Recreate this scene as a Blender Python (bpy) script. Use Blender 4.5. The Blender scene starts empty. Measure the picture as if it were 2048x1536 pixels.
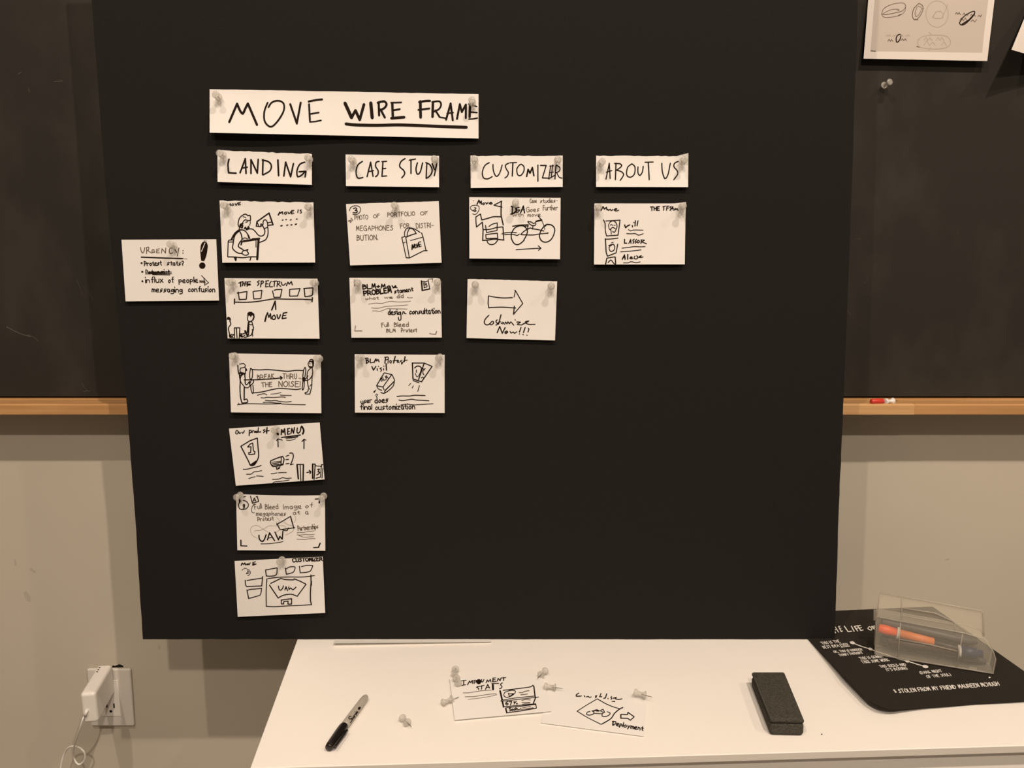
import bpy, bmesh, math, random
from mathutils import Vector, Matrix

# ------------------------------------------------------------------ camera, world, lamps, exposure
SC = bpy.context.scene
COL = SC.collection
F = 1620.0                      # focal length in photo pixels (2048 wide)
PITCH = math.radians(8.0)
CAM = Vector((0.0, 0.0, 1.31))
cam_data = bpy.data.cameras.new('camera')
cam_data.sensor_width = 36.0
cam_data.lens = F / 2048.0 * 36.0
cam_data.clip_start = 0.02
cam = bpy.data.objects.new('camera', cam_data)
cam.location = CAM
cam.rotation_euler = (math.radians(90) - PITCH, 0, 0)
COL.objects.link(cam)
SC.camera = cam

world = bpy.data.worlds.new('room_ambient')
world.use_nodes = True
world.node_tree.nodes['Background'].inputs[0].default_value = (1.0, 0.76, 0.54, 1)
world.node_tree.nodes['Background'].inputs[1].default_value = 0.19
SC.world = world

LAMP = (1.0, 0.825, 0.665)
def lamp(name, loc, power, radius, color=LAMP):
    d = bpy.data.lights.new(name, 'POINT')
    d.energy = power; d.shadow_soft_size = radius; d.color = color
    o = bpy.data.objects.new(name, d); o.location = loc; COL.objects.link(o)
lamp('ceiling_lamp_right', (0.84, -0.62, 3.63), 190, 0.026)
lamp('ceiling_lamp_left', (-0.84, -0.65, 3.63), 122, 0.026)
lamp('ceiling_lamp_far_right', (2.30, -0.55, 3.63), 70, 0.035)
lamp('ceiling_lamp_back', (0.1, -1.75, 3.15), 168, 0.05)

SC.view_settings.view_transform = 'Standard'
SC.view_settings.look = 'None'
SC.view_settings.gamma = 1.0
SC.view_settings.use_curve_mapping = False
SC.view_settings.exposure = 0.05

# ------------------------------------------------------------------ geometry of the place
ZT = CAM.z - 0.564              # table top
YW = 1.35                       # wall face
random.seed(7)
_cp, _sp = math.cos(PITCH), math.sin(PITCH)
def ray(px, py):
    a, b = (px - 1024.0) / F, -(py - 768.0) / F
    return Vector((a, _cp + b * _sp, -_sp + b * _cp))
def on_plane(px, py, p0, n):
    d = ray(px, py)
    return CAM + d * ((p0 - CAM).dot(n) / d.dot(n))
NZ = Vector((0, 0, 1)); NY = Vector((0, -1, 0))
def on_table(px, py, h=0.0): return on_plane(px, py, Vector((0, 0, ZT + h)), NZ)
def on_wall(px, py, h=0.0): return on_plane(px, py, Vector((0, YW - h, 0)), NY)
LEAN = math.radians(1.2)
YB = on_table(1000, 1279).y     # foot of the black board
BN = Vector((0, -math.cos(LEAN), math.sin(LEAN)))
BP = Vector((0, YB, ZT))
def on_board(px, py, h=0.0): return on_plane(px, py, BP + BN * h, BN)
SLATE = 0.016
def on_slate(px, py, h=0.0): return on_wall(px, py, SLATE + h)

# ------------------------------------------------------------------ materials
def new_mat(name):
    m = bpy.data.materials.new(name); m.use_nodes = True
    return m, m.node_tree.nodes, m.node_tree.links, m.node_tree.nodes['Principled BSDF']
def plain(name, col, rough=0.6, spec=0.4, metal=0.0, var=0.0, scale=40.0, bump=0.0, bscale=300.0):
    m, N, L, B = new_mat(name)
    B.inputs['Base Color'].default_value = (*col, 1)
    B.inputs['Roughness'].default_value = rough
    B.inputs['Specular IOR Level'].default_value = spec
    B.inputs['Metallic'].default_value = metal
    tc = N.new('ShaderNodeTexCoord')
    if var:
        n = N.new('ShaderNodeTexNoise'); n.inputs['Scale'].default_value = scale; n.inputs['Detail'].default_value = 4
        r = N.new('ShaderNodeValToRGB')
        r.color_ramp.elements[0].position = 0.3; r.color_ramp.elements[1].position = 0.7
        r.color_ramp.elements[0].color = (*[c * (1 - var) for c in col], 1)
        r.color_ramp.elements[1].color = (*[min(1, c * (1 + var)) for c in col], 1)
        L.new(tc.outputs['Object'], n.inputs['Vector']); L.new(n.outputs['Fac'], r.inputs['Fac'])
        L.new(r.outputs['Color'], B.inputs['Base Color'])
    if bump:
        n2 = N.new('ShaderNodeTexNoise'); n2.inputs['Scale'].default_value = bscale; n2.inputs['Detail'].default_value = 3
        b = N.new('ShaderNodeBump'); b.inputs['Strength'].default_value = bump; b.inputs['Distance'].default_value = 0.002
        L.new(tc.outputs['Object'], n2.inputs['Vector']); L.new(n2.outputs['Fac'], b.inputs['Height'])
        L.new(b.outputs['Normal'], B.inputs['Normal'])
    return m
M = {}
M['paper'] = plain('white_card_paper', (0.735, 0.715, 0.695), 0.75, 0.25, var=0.015, scale=30)
M['photo_paper'] = plain('glossy_print_paper', (0.62, 0.575, 0.535), 0.55, 0.3)
M['sheet'] = plain('white_sheet_paper', (0.84, 0.82, 0.79), 0.7, 0.25)
M['print'] = plain('printed_grey_tone', (0.46, 0.405, 0.36), 0.6, 0.3, var=0.05, scale=6)
M['k'] = plain('black_marker_ink', (0.012, 0.0065, 0.0035), 0.7, 0.08)
M['g'] = plain('thin_pen_ink', (0.10, 0.072, 0.048), 0.7, 0.2)
M['p'] = plain('pencil_grey', (0.36, 0.31, 0.255), 0.7, 0.2)
M['white_ink'] = plain('white_paint_pen', (0.72, 0.70, 0.66), 0.7, 0.2)
M['table'] = plain('white_laminate', (0.90, 0.87, 0.825), 0.42, 0.35, var=0.01, scale=9)
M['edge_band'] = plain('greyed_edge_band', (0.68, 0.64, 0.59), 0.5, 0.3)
M['white_plastic'] = plain('white_gloss_plastic', (0.80, 0.775, 0.735), 0.32, 0.5)
M['plate'] = plain('wall_plate_plastic', (0.66, 0.63, 0.585), 0.4, 0.5)
M['dark'] = plain('dark_slot', (0.012, 0.01, 0.008), 0.7, 0.2)
M['foam'] = plain('black_board_card', (0.0122, 0.0112, 0.0102), 0.9, 0.14, var=0.16, scale=900, bump=0.12, bscale=1400)
M['poster'] = plain('black_poster_card', (0.022, 0.019, 0.0152), 0.88, 0.18, var=0.12, scale=700)
M['felt'] = plain('charcoal_felt', (0.070, 0.066, 0.054), 0.98, 0.1, var=0.35, scale=500, bump=0.9, bscale=900)
M['felt_worn'] = plain('worn_grey_felt', (0.10, 0.093, 0.08), 0.98, 0.1, var=0.35, scale=400, bump=0.9, bscale=900)
M['steel'] = plain('pin_steel', (0.42, 0.40, 0.38), 0.3, 0.5, metal=1.0)
M['barrel'] = plain('grey_marker_barrel', (0.40, 0.365, 0.32), 0.38, 0.45)
M['black_plastic'] = plain('black_gloss_plastic', (0.012, 0.009, 0.008), 0.25, 0.5)
M['red'] = plain('red_plastic', (0.62, 0.045, 0.03), 0.4, 0.4)
M['orange'] = plain('orange_plastic', (0.92, 0.125, 0.028), 0.4, 0.4)
M['orange_pale'] = plain('orange_barrel', (0.78, 0.23, 0.065), 0.4, 0.4)
M['blue'] = plain('navy_plastic', (0.028, 0.042, 0.095), 0.35, 0.4)
M['grey_plastic'] = plain('grey_plastic', (0.085, 0.08, 0.075), 0.4, 0.4)
M['brown_plastic'] = plain('brown_pen_plastic', (0.06, 0.035, 0.025), 0.4, 0.4)
M['floor'] = plain('grey_floor', (0.16, 0.14, 0.12), 0.6, 0.3, var=0.1, scale=5)
M['scuff'] = plain('scuffed_paint', (0.43, 0.385, 0.325), 0.8, 0.2)
M['chalk'] = plain('chalk_mark', (0.085, 0.077, 0.066), 0.95, 0.05)

def wall_material():
    m, N, L, B = new_mat('beige_painted_wall')
    tc = N.new('ShaderNodeTexCoord')
    n = N.new('ShaderNodeTexNoise'); n.inputs['Scale'].default_value = 3.0; n.inputs['Detail'].default_value = 5
    r = N.new('ShaderNodeValToRGB')
    r.color_ramp.elements[0].color = (0.485, 0.446, 0.372, 1); r.color_ramp.elements[1].color = (0.525, 0.482, 0.402, 1)
    r.color_ramp.elements[0].position = 0.35; r.color_ramp.elements[1].position = 0.65
    n2 = N.new('ShaderNodeTexNoise'); n2.inputs['Scale'].default_value = 260
    b = N.new('ShaderNodeBump'); b.inputs['Strength'].default_value = 0.08; b.inputs['Distance'].default_value = 0.001
    L.new(tc.outputs['Object'], n.inputs['Vector']); L.new(tc.outputs['Object'], n2.inputs['Vector'])
    L.new(n.outputs['Fac'], r.inputs['Fac']); L.new(r.outputs['Color'], B.inputs['Base Color'])
    L.new(n2.outputs['Fac'], b.inputs['Height']); L.new(b.outputs['Normal'], B.inputs['Normal'])
    B.inputs['Roughness'].default_value = 0.7; B.inputs['Specular IOR Level'].default_value = 0.25
    return m
M['wall'] = wall_material()

def slate_material():
    m, N, L, B = new_mat('chalkboard_slate')
    tc = N.new('ShaderNodeTexCoord')
    mp = N.new('ShaderNodeMapping'); mp.inputs['Scale'].default_value = (2.2, 2.2, 1.4); mp.inputs['Rotation'].default_value = (0, 0.5, 0)
    n = N.new('ShaderNodeTexNoise'); n.inputs['Scale'].default_value = 2.0; n.inputs['Detail'].default_value = 7; n.inputs['Roughness'].default_value = 0.62
    r = N.new('ShaderNodeValToRGB')
    r.color_ramp.elements[0].color = (0.0205, 0.0178, 0.0142, 1); r.color_ramp.elements[1].color = (0.050, 0.044, 0.036, 1)
    r.color_ramp.elements[0].position = 0.45; r.color_ramp.elements[1].position = 0.85
    L.new(tc.outputs['Object'], mp.inputs['Vector']); L.new(mp.outputs['Vector'], n.inputs['Vector'])
    L.new(n.outputs['Fac'], r.inputs['Fac']); L.new(r.outputs['Color'], B.inputs['Base Color'])
    B.inputs['Roughness'].default_value = 0.8; B.inputs['Specular IOR Level'].default_value = 0.25
    return m
M['slate'] = slate_material()

def wood_material(name, dark, light):
    m, N, L, B = new_mat(name)
    tc = N.new('ShaderNodeTexCoord')
    mp = N.new('ShaderNodeMapping'); mp.inputs['Scale'].default_value = (2.5, 40, 60)
    n = N.new('ShaderNodeTexNoise'); n.inputs['Scale'].default_value = 1.6; n.inputs['Detail'].default_value = 6; n.inputs['Distortion'].default_value = 0.6
    r = N.new('ShaderNodeValToRGB')
    r.color_ramp.elements[0].color = (*dark, 1); r.color_ramp.elements[1].color = (*light, 1)
    r.color_ramp.elements[0].position = 0.3; r.color_ramp.elements[1].position = 0.7
    L.new(tc.outputs['Object'], mp.inputs['Vector']); L.new(mp.outputs['Vector'], n.inputs['Vector'])
    L.new(n.outputs['Fac'], r.inputs['Fac']); L.new(r.outputs['Color'], B.inputs['Base Color'])
    B.inputs['Roughness'].default_value = 0.45; B.inputs['Specular IOR Level'].default_value = 0.35
    return m
M['oak'] = wood_material('oak_wood', (0.40, 0.205, 0.078), (0.52, 0.29, 0.122))
M['oak_light'] = wood_material('pale_oak_wood', (0.50, 0.285, 0.125), (0.62, 0.375, 0.18))

def clear(name, col, trans, rough=0.15):
    """clear or frosted plastic: part of the light passes straight through, part scatters and glints"""
    m, N, L, B = new_mat(name)
    B.inputs['Base Color'].default_value = (*col, 1)
    B.inputs['Roughness'].default_value = rough
    B.inputs['Specular IOR Level'].default_value = 0.6
    t = N.new('ShaderNodeBsdfTransparent'); t.inputs['Color'].default_value = (0.97, 0.96, 0.94, 1)
    mix = N.new('ShaderNodeMixShader'); mix.inputs[0].default_value = trans
    L.new(B.outputs[0], mix.inputs[1]); L.new(t.outputs[0], mix.inputs[2])
    L.new(mix.outputs[0], N['Material Output'].inputs['Surface'])
    return m
M['pin_clear'] = clear('clear_pin_plastic', (0.56, 0.54, 0.50), 0.60, 0.12)
M['frost'] = clear('frosted_case_plastic', (0.82, 0.77, 0.66), 0.80, 0.3)
M['frost_thick'] = clear('frosted_case_rib', (0.55, 0.52, 0.45), 0.62, 0.3)

# ------------------------------------------------------------------ object helpers
def tag(o, label=None, cat=None, group=None, kind=None):
    if label: o['label'] = label
    if cat: o['category'] = cat
    if group: o['group'] = group
    if kind: o['kind'] = kind
    return o
def empty(name, loc, label, cat, group=None):
    o = bpy.data.objects.new(name, None); o.location = loc; o.empty_display_size = 0.02
    COL.objects.link(o); return tag(o, label, cat, group)
def mk(name, verts, faces, mats, parent=None, mi=None, smooth=False, origin=None):
    """one mesh object from world-space vertices"""
    verts = [Vector(v) for v in verts]
    if origin is None:
        if parent is not None: origin = Vector((0, 0, 0)) + sum(verts, Vector()) / len(verts)
        else:
            c = sum(verts, Vector()) / len(verts); origin = Vector((c.x, c.y, min(v.z for v in verts)))
    origin = Vector(origin)
    me = bpy.data.meshes.new(name)
    me.from_pydata([v - origin for v in verts], [], faces)
    for m in (mats if isinstance(mats, (list, tuple)) else [mats]): me.materials.append(m)
    if mi: me.polygons.foreach_set('material_index', mi)
    if smooth: me.polygons.foreach_set('use_smooth', [True] * len(me.polygons))
    me.update()
    o = bpy.data.objects.new(name, me); COL.objects.link(o)
    if parent is not None:
        o.parent = parent; o.location = origin - parent_world(parent)
    else: o.location = origin
    return o
def parent_world(o):
    p = Vector(o.location)
    while o.parent is not None:
        o = o.parent; p += o.location
    return p
def box_data(x0, x1, y0, y1, z0, z1):
    v = [(x0,y0,z0),(x1,y0,z0),(x1,y1,z0),(x0,y1,z0),(x0,y0,z1),(x1,y0,z1),(x1,y1,z1),(x0,y1,z1)]
    f = [(0,3,2,1),(4,5,6,7),(0,1,5,4),(1,2,6,5),(2,3,7,6),(3,0,4,7)]
    return v, f
def bevelled(verts, faces, w, seg=3):
    bm = bmesh.new()
    vs = [bm.verts.new(v) for v in verts]
    for f in faces: bm.faces.new([vs[i] for i in f])
    bmesh.ops.recalc_face_normals(bm, faces=bm.faces)
    bmesh.ops.bevel(bm, geom=list(bm.edges), offset=w, segments=seg, profile=0.5, affect='EDGES')
    bm.verts.index_update()
    v = [x.co.copy() for x in bm.verts]; f = [[q.index for q in p.verts] for p in bm.faces]
    bm.free(); return v, f
def prism_data(base, top):
    n = len(base)
    v = list(base) + list(top)
    f = [tuple(range(n - 1, -1, -1)), tuple(range(n, 2 * n))]
    f += [(i, (i + 1) % n, n + (i + 1) % n, n + i) for i in range(n)]
    return v, f
def join(*parts):
    V, Fc = [], []
    for v, f in parts:
        k = len(V); V += [Vector(x) for x in v]; Fc += [tuple(i + k for i in q) for q in f]
    return V, Fc
def lathe_data(profile, p0, axis, seg=20):
    """profile = [(distance along axis, radius)]"""
    axis = Vector(axis).normalized()
    a = axis.orthogonal().normalized(); b = axis.cross(a)
    V, Fc = [], []
    for d, r in profile:
        for i in range(seg):
            t = 2 * math.pi * i / seg
            V.append(Vector(p0) + axis * d + (a * math.cos(t) + b * math.sin(t)) * max(r, 1e-5))
    for j in range(len(profile) - 1):
        for i in range(seg):
            k = (i + 1) % seg
            Fc.append((j*seg+i, j*seg+k, (j+1)*seg+k, (j+1)*seg+i))
    Fc.append(tuple(range(seg - 1, -1, -1))); q = (len(profile) - 1) * seg
    Fc.append(tuple(range(q, q + seg)))
    return V, Fc
def catmull(pts, step):
    if len(pts) < 3: return resample(pts, step)
    out = []
    P = [pts[0]] + list(pts) + [pts[-1]]
    closed = False
    for i in range(1, len(P) - 2):
        p0, p1, p2, p3 = P[i-1], P[i], P[i+1], P[i+2]
        L = math.dist(p1, p2); n = max(2, int(L / step))
        for k in range(n):
            t = k / n
            out.append(tuple(0.5 * (2*p1[d] + (p2[d]-p0[d])*t + (2*p0[d]-5*p1[d]+4*p2[d]-p3[d])*t*t + (3*p1[d]-p0[d]-3*p2[d]+p3[d])*t**3) for d in range(len(p1))))
    out.append(tuple(pts[-1])); return out
def resample(pts, step):
    out = []
    for a, b in zip(pts[:-1], pts[1:]):
        n = max(1, int(math.dist(a, b) / step))
        out += [tuple(a[d] + (b[d] - a[d]) * k / n for d in range(len(a))) for k in range(n)]
    out.append(tuple(pts[-1])); return out
def tube_data(pts, r, seg=10):
    pts = [Vector(p) for p in pts]; V, Fc = [], []
    prev = None
    for i, p in enumerate(pts):
        t = (pts[min(i+1, len(pts)-1)] - pts[max(i-1, 0)]).normalized()
        a = t.orthogonal().normalized() if prev is None else (prev - t * prev.dot(t)).normalized()
        prev = a; b = t.cross(a)
        V += [p + (a*math.cos(2*math.pi*k/seg) + b*math.sin(2*math.pi*k/seg)) * r for k in range(seg)]
    for j in range(len(pts) - 1):
        Fc += [(j*seg+i, j*seg+(i+1)%seg, (j+1)*seg+(i+1)%seg, (j+1)*seg+i) for i in range(seg)]
    Fc += [tuple(range(seg-1, -1, -1)), tuple(range((len(pts)-1)*seg, len(pts)*seg))]
    return V, Fc

# ------------------------------------------------------------------ pen strokes
GLYPH = {
'A':'02 39 62,15 55','B':'09 02,~09 48 47 06 46 54 43 02','C':'~68 39 07 04 22 42 63','D':'09 02,~09 38 66 54 32 02','E':'59 09 02 52,06 46',
'F':'59 09 02,06 46','G':'~68 39 07 04 22 42 64,36 65 62','H':'09 02,59 52,06 56','I':'09 02','J':'~49 43 22 03','K':'09 02,59 06 62','L':'09 02 52',
'M':'02 19 34 59 62','N':'02 09 52 59','O':'~39 07 04 32 64 67 39','P':'02 09,~09 48 57 45 05','R':'02 09,~09 48 57 45 05,35 62','S':'~58 39 17 36 54 43 22 03',
'T':'39 32,09 69','U':'~09 04 22 42 54 59','V':'09 32 69','W':'09 12 36 52 69','X':'09 62,69 02','Y':'09 36 69,36 32','Z':'09 59 02 52',
'a':'~46 16 04 22 43 46,46 52','b':'09 02,~05 36 54 42 02','c':'~55 36 14 22 53','d':'~55 26 04 22 53,59 52','e':'04 44,~44 46 26 05 03 22 52','f':'~59 38 32,16 56',
'g':'~55 26 04 23 54,~56 51 20 00','h':'09 02,~04 36 54 52','i':'06 02,08 09','k':'09 02,56 04 52','l':'09 02','m':'06 02,~05 26 35 32,~35 56 65 62',
'n':'06 02,~05 36 54 52','o':'~36 04 22 54 36','p':'06 00,~05 36 54 33 03','r':'06 02,~05 26 56','s':'~56 26 14 44 33 02','t':'28 23 42,06 46',
'u':'~06 03 22 53,56 52','v':'06 22 56','w':'06 12 35 52 66','x':'06 52,56 02','y':'06 23,56 10','z':'06 56 02 52',
'!':'09 04,02 03','?':'~08 29 47 25 24,22 23','.':'02 03',':':'02 03,05 06',"'":'09 07','-':'05 45','+':'05 45,27 23','(':'~29 06 04 21',')':'~09 26 24 01',
'*':'18 54,14 58,39 33',',':'03 01','6':'~58 16 03 22 44 25 04','7':'09 59 22','%':'02 59,08 09,52 53'}
def text_strokes(txt, x0, y0, x1, y1, h, up=None, jit=0.25):
    """hand-lettered line from baseline start to baseline end; h = capital height"""
    pen, out = 0.0, []
    for ch in txt:
        if ch == ' ': pen += 4.5; continue
        g = GLYPH[ch]; wd = 0
        for st in g.split(','):
            sm = st[0] == '~'; st = st.lstrip('~')
            pts = [(pen + int(q[0]) + random.uniform(-jit, jit), int(q[1]) - 2 + random.uniform(-jit, jit)) for q in st.split()]
            wd = max(wd, max(int(q[0]) for q in st.split()))
            out.append((sm, pts))
        pen += wd + 2.2
    W = pen - 2.2
    bx, by = (x1 - x0) / W, (y1 - y0) / W
    if up is None:
        L = math.hypot(bx, by); ux, uy = by / L * h / 7, -bx / L * h / 7
    else: ux, uy = up[0] / 7, up[1] / 7
    return [(sm, [(x0 + p * bx + q * ux, y0 + p * by + q * uy) for p, q in pts]) for sm, pts in out]
class Ink:
    """collects strokes (in photo-scale drawing coordinates) as flat ribbons with round joins"""
    def __init__(s): s.v, s.f, s.m, s.lay = [], [], [], []
    def poly(s, pts, mi, lay=0):
        k = len(s.v); s.v += pts; s.lay += [lay + (len(s.f) % 48) * 0.016] * len(pts); s.f.append(tuple(range(k, k + len(pts)))); s.m.append(mi)
    def disc(s, c, r, mi, lay=0, n=8):
        s.poly([(c[0] + r*math.cos(2*math.pi*i/n), c[1] + r*math.sin(2*math.pi*i/n)) for i in range(n)], mi, lay)
    def stroke(s, pts, w, mi, smooth, lay=0):
        pts = catmull(pts, max(2.2, w)) if smooth else resample(pts, 7.0)
        r = w / 2
        if len(pts) == 1: s.disc(pts[0], r, mi, lay); return
        for i, p in enumerate(pts):
            s.disc(p, r * random.uniform(0.94, 1.04), mi, lay, 8)
        for a, b in zip(pts[:-1], pts[1:]):
            L = math.dist(a, b)
            if L < 1e-6: continue
            nx, ny = -(b[1]-a[1]) / L * r, (b[0]-a[0]) / L * r
            s.poly([(a[0]+nx, a[1]+ny), (b[0]+nx, b[1]+ny), (b[0]-nx, b[1]-ny), (a[0]-nx, a[1]-ny)], mi, lay)
def draw(text, crop, mats, wscale=1.0):
    """mini language, one stroke per line: <ink><width><l|s|f|o|t|c> numbers"""
    ox, oy, k = crop
    ink = Ink()
    for line in text.strip().split('\n'):
        line = line.strip()
        if not line: continue
        if line.count('|') == 1: head, txt = line.split('|')
        else: head, txt = line, None
        tok = head.split(); h = tok[0]
        mi = mats.index(h[0]); mode = h[-1]; w = float(h[1:-1] or 0) / k * (0.85 if h[0] == 'g' else 1.0)
        lay = {'w': 1, 'b': -1}.get(h[0], 0)
        nums = [float(q) for q in tok[1:]]
        if mode == 't':
            x0, y0, x1, y1, hh = nums[:5]
            up = (nums[5], nums[6]) if len(nums) > 6 else None
            for sm, pts in text_strokes(txt, x0, y0, x1, y1, hh, up):
                ink.stroke([(ox + x/k, oy + y/k) for x, y in pts], w, mi, sm, lay)
            continue
        pts = [(ox + nums[i]/k, oy + nums[i+1]/k) for i in range(0, len(nums) - 1, 2)]
        if mode == 'f': ink.poly(pts, mi, lay)
        elif mode == 'c': ink.disc(pts[0], nums[2] / k, mi, lay, 16)
        elif mode == 'o':                      # ellipse outline: cx cy rx ry
            cx, cy, rx, ry = nums
            e = [(ox + (cx + rx*math.cos(t*math.pi/12))/k, oy + (cy + ry*math.sin(t*math.pi/12))/k) for t in range(25)]
            ink.stroke(e, w, mi, False, lay)
        elif mode == 'z':                      # illegible row of scribble: x0 y0 x1 y1 height
            x0, y0, x1, y1, hh = nums
            n = int(math.hypot(x1-x0, y1-y0) / (hh * 0.55)); z = []
            for i in range(n + 1):
                if i % 6 == 5:
                    if len(z) > 1: ink.stroke(z, w, mi, False, lay)
                    z = []; continue
                t = i / n; z.append((ox + (x0+(x1-x0)*t)/k, oy + (y0+(y1-y0)*t - (hh if i % 2 else 0) * random.uniform(.6, 1))/k))
            if len(z) > 1: ink.stroke(z, w, mi, False, lay)
        else: ink.stroke(pts, w, mi, mode == 's', lay)
    return ink
def inv_bilinear(px, py, Q):
    (ax, ay), (bx, by), (cx, cy), (dx, dy) = Q      # TL TR BR BL
    s = t = 0.5
    for _ in range(8):
        x = (ax*(1-s) + bx*s)*(1-t) + (dx*(1-s) + cx*s)*t; y = (ay*(1-s) + by*s)*(1-t) + (dy*(1-s) + cy*s)*t
        xs = (bx-ax)*(1-t) + (cx-dx)*t; ys = (by-ay)*(1-t) + (cy-dy)*t
        xt = (dx-ax)*(1-s) + (cx-bx)*s; yt = (dy-ay)*(1-s) + (cy-by)*s
        D = xs*yt - xt*ys; ex, ey = px - x, py - y
        s += (ex*yt - xt*ey) / D; t += (xs*ey - ex*ys) / D
    return s, t
INKS = ['q', 'k', 'g', 'p', 'w', 'b']
def card(name, label, cat, crop, quad, strokes, place, lift=None, group=None, paper='paper', torn=0.0, nu=24, nv=10, rnd=None, white='paper', th=0.0003, eps=0.00022):
    """a sheet with its drawing: quad in drawing coordinates TL TR BR BL; place(px,py,h) puts a point on the carrying surface"""
    ox, oy, k = crop
    Q = [(ox + x/k, oy + y/k) for x, y in quad]
    lift = lift or (lambda s, t: 0.0)
    rng = random.Random(name + label)
    tops = [rng.uniform(-torn, torn) for _ in range(nu + 1)]
    def P(s, t, h):
        x = (Q[0][0]*(1-s) + Q[1][0]*s)*(1-t) + (Q[3][0]*(1-s) + Q[2][0]*s)*t
        y = (Q[0][1]*(1-s) + Q[1][1]*s)*(1-t) + (Q[3][1]*(1-s) + Q[2][1]*s)*t
        return x, y
    V, Fc, MI = [], [], []
    for lay in (0, 1):
        for j in range(nv + 1):
            for i in range(nu + 1):
                s, t = i / nu, j / nv
                x, y = P(s, t, 0)
                if rnd: x, y = rnd(x, y, s, t)
                if j == 0: y += tops[i]
                V.append(place(x, y, 0.0006 + lift(s, t) - (th if lay else 0)))
    W = nu + 1; B = W * (nv + 1)
    for j in range(nv):
        for i in range(nu):
            a = j*W + i
            Fc.append((a, a+W, a+W+1, a+1)); MI.append(0)
            Fc.append((B+a, B+a+1, B+a+W+1, B+a+W)); MI.append(0)
    rim = [i for i in range(W)] + [j*W + nu for j in range(1, nv+1)] + [nv*W + i for i in range(nu-1, -1, -1)] + [j*W for j in range(nv-1, 0, -1)]
    for a, b in zip(rim, rim[1:] + rim[:1]): Fc.append((a, b, B+b, B+a)); MI.append(0)
    ink = draw(strokes, crop, INKS)
    n0 = len(V)
    for (x, y), lay in zip(ink.v, ink.lay):
        s, t = inv_bilinear(x, y, Q)
        s = min(max(s, 0.002), 0.998); t = min(max(t, 0.004), 0.998)
        x, y = P(s, t, 0)
        V.append(place(x, y, 0.0006 + lift(s, t) + eps + 0.00012 * lay))
    Fc += [tuple(q + n0 for q in f) for f in ink.f]; MI += ink.m
    mats = [M[paper], M['k'], M['g'], M['p'], M[white], M['print']]
    o = mk(name, V, Fc, mats, mi=MI)
    return tag(o, label, cat, group)

# ------------------------------------------------------------------ the setting
v, f = box_data(-2.6, 2.6, YW, YW + 0.12, 0.0, 3.3)
tag(mk('wall_back', v, f, M['wall']), 'beige painted wall behind the boards', 'wall', kind='structure')
v, f = box_data(-2.6, 2.6, -1.8, YW, -0.05, 0.0)
tag(mk('floor', v, f, M['floor']), 'grey floor below the table', 'floor', kind='structure')

wall = bpy.data.objects['wall_back']
for pts in ([(58, 1138), (62, 1136), (72, 1143), (70, 1146)], [(46, 1186), (52, 1182), (60, 1192), (62, 1204), (54, 1202)], [(316, 1291), (319, 1290), (321, 1295), (319, 1300), (316, 1297)], [(1888, 1120), (1900, 1116), (1898, 1119)], [(28, 1120), (31, 1118), (33, 1130), (30, 1132)]):
    q = [on_wall(x, y, 0.0003) for x, y in pts]
    mk('scuff', q, [tuple(range(len(q)))], M['scuff'], wall)

# chalkboard with its oak tray, spanning the wall behind the loose board
TZ_TOP = on_wall(1024, 794.5).z; YL = YW - 0.07
TZ_LIP = on_plane(1024, 808, Vector((0, YL, 0)), NY).z
TZ_BOT = on_plane(1024, 830, Vector((0, YL, 0)), NY).z
cb = empty('chalkboard', (0, YW, TZ_BOT), 'dusty black wall chalkboard with an oak chalk tray, behind the loose board', 'chalkboard')
v, f = box_data(-1.9, 1.9, YW - SLATE, YW - 0.0005, TZ_TOP + 0.004, 2.45)
mk('slate', v, f, M['slate'], cb)
XJ = on_plane(1829, 819, Vector((0, YL, 0)), NY).x
prof = [(YW - 0.0005, TZ_TOP + 0.0035), (YW - 0.017, TZ_TOP), (YW - 0.022, TZ_TOP - 0.002), (YW - 0.05, TZ_TOP - 0.0035), (YL + 0.012, TZ_LIP - 0.001), (YL + 0.0105, TZ_BOT + 0.002), (YL + 0.012, TZ_BOT), (YW - 0.0005, TZ_BOT)]
v, f = prism_data([(-1.9, y, z) for y, z in prof], [(1.9, y, z) for y, z in prof])
tray = mk('chalk_tray', v, f, M['oak'], cb)
for a, b, m, dy in ((-1.9, 0.30, 'oak', 0.0), (0.3005, XJ, 'oak_light', 0.0008), (XJ + 0.0006, 1.9, 'oak', 0.0)):
    p = [(YL + 0.0102, TZ_LIP), (YL + 0.003 - dy, TZ_LIP), (YL - dy, TZ_LIP - 0.0025), (YL - dy, TZ_BOT + 0.001), (YL + 0.001 - dy, TZ_BOT), (YL + 0.0102, TZ_BOT)]
    v, f = prism_data([(a, y, z) for y, z in p], [(b, y, z) for y, z in p])
    mk('tray_lip', v, f, M[m], tray)
def chalk_marks(name, strokes, crop):
    for line in strokes.strip().split('\n'):
        ink = draw(line, crop, ['k', 'g'])
        mk(name, [on_slate(x, y, 0.0003 + 0.0001 * q) for (x, y), q in zip(ink.v, ink.lay)], ink.f, M['chalk'], cb)
chalk_marks('chalk_mark', """
k7s 48 928 110 960 170 985 225 1000
k4s 200 985 250 1005 275 1030
k2s 560 580 585 640 600 690
k2s 640 660 665 700 680 735
k3s 600 1340 615 1370 640 1395
k4l 610 1400 660 1395
""", (0, 400, 3.657))
chalk_marks('chalk_mark', """
k3l 470 680 478 676
k4l 490 662 493 666
k3l 520 475 524 477
k3l 330 890 345 880 380 920
k3l 1150 318 1158 320
k3l 410 356 445 358
""", (1600, 380, 3.657))
chalk_marks('chalk_mark', """
k4l 115 475 135 462
k4l 345 522 400 518
k3l 180 565 190 590
""", (0, 0, 3.2))

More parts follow.
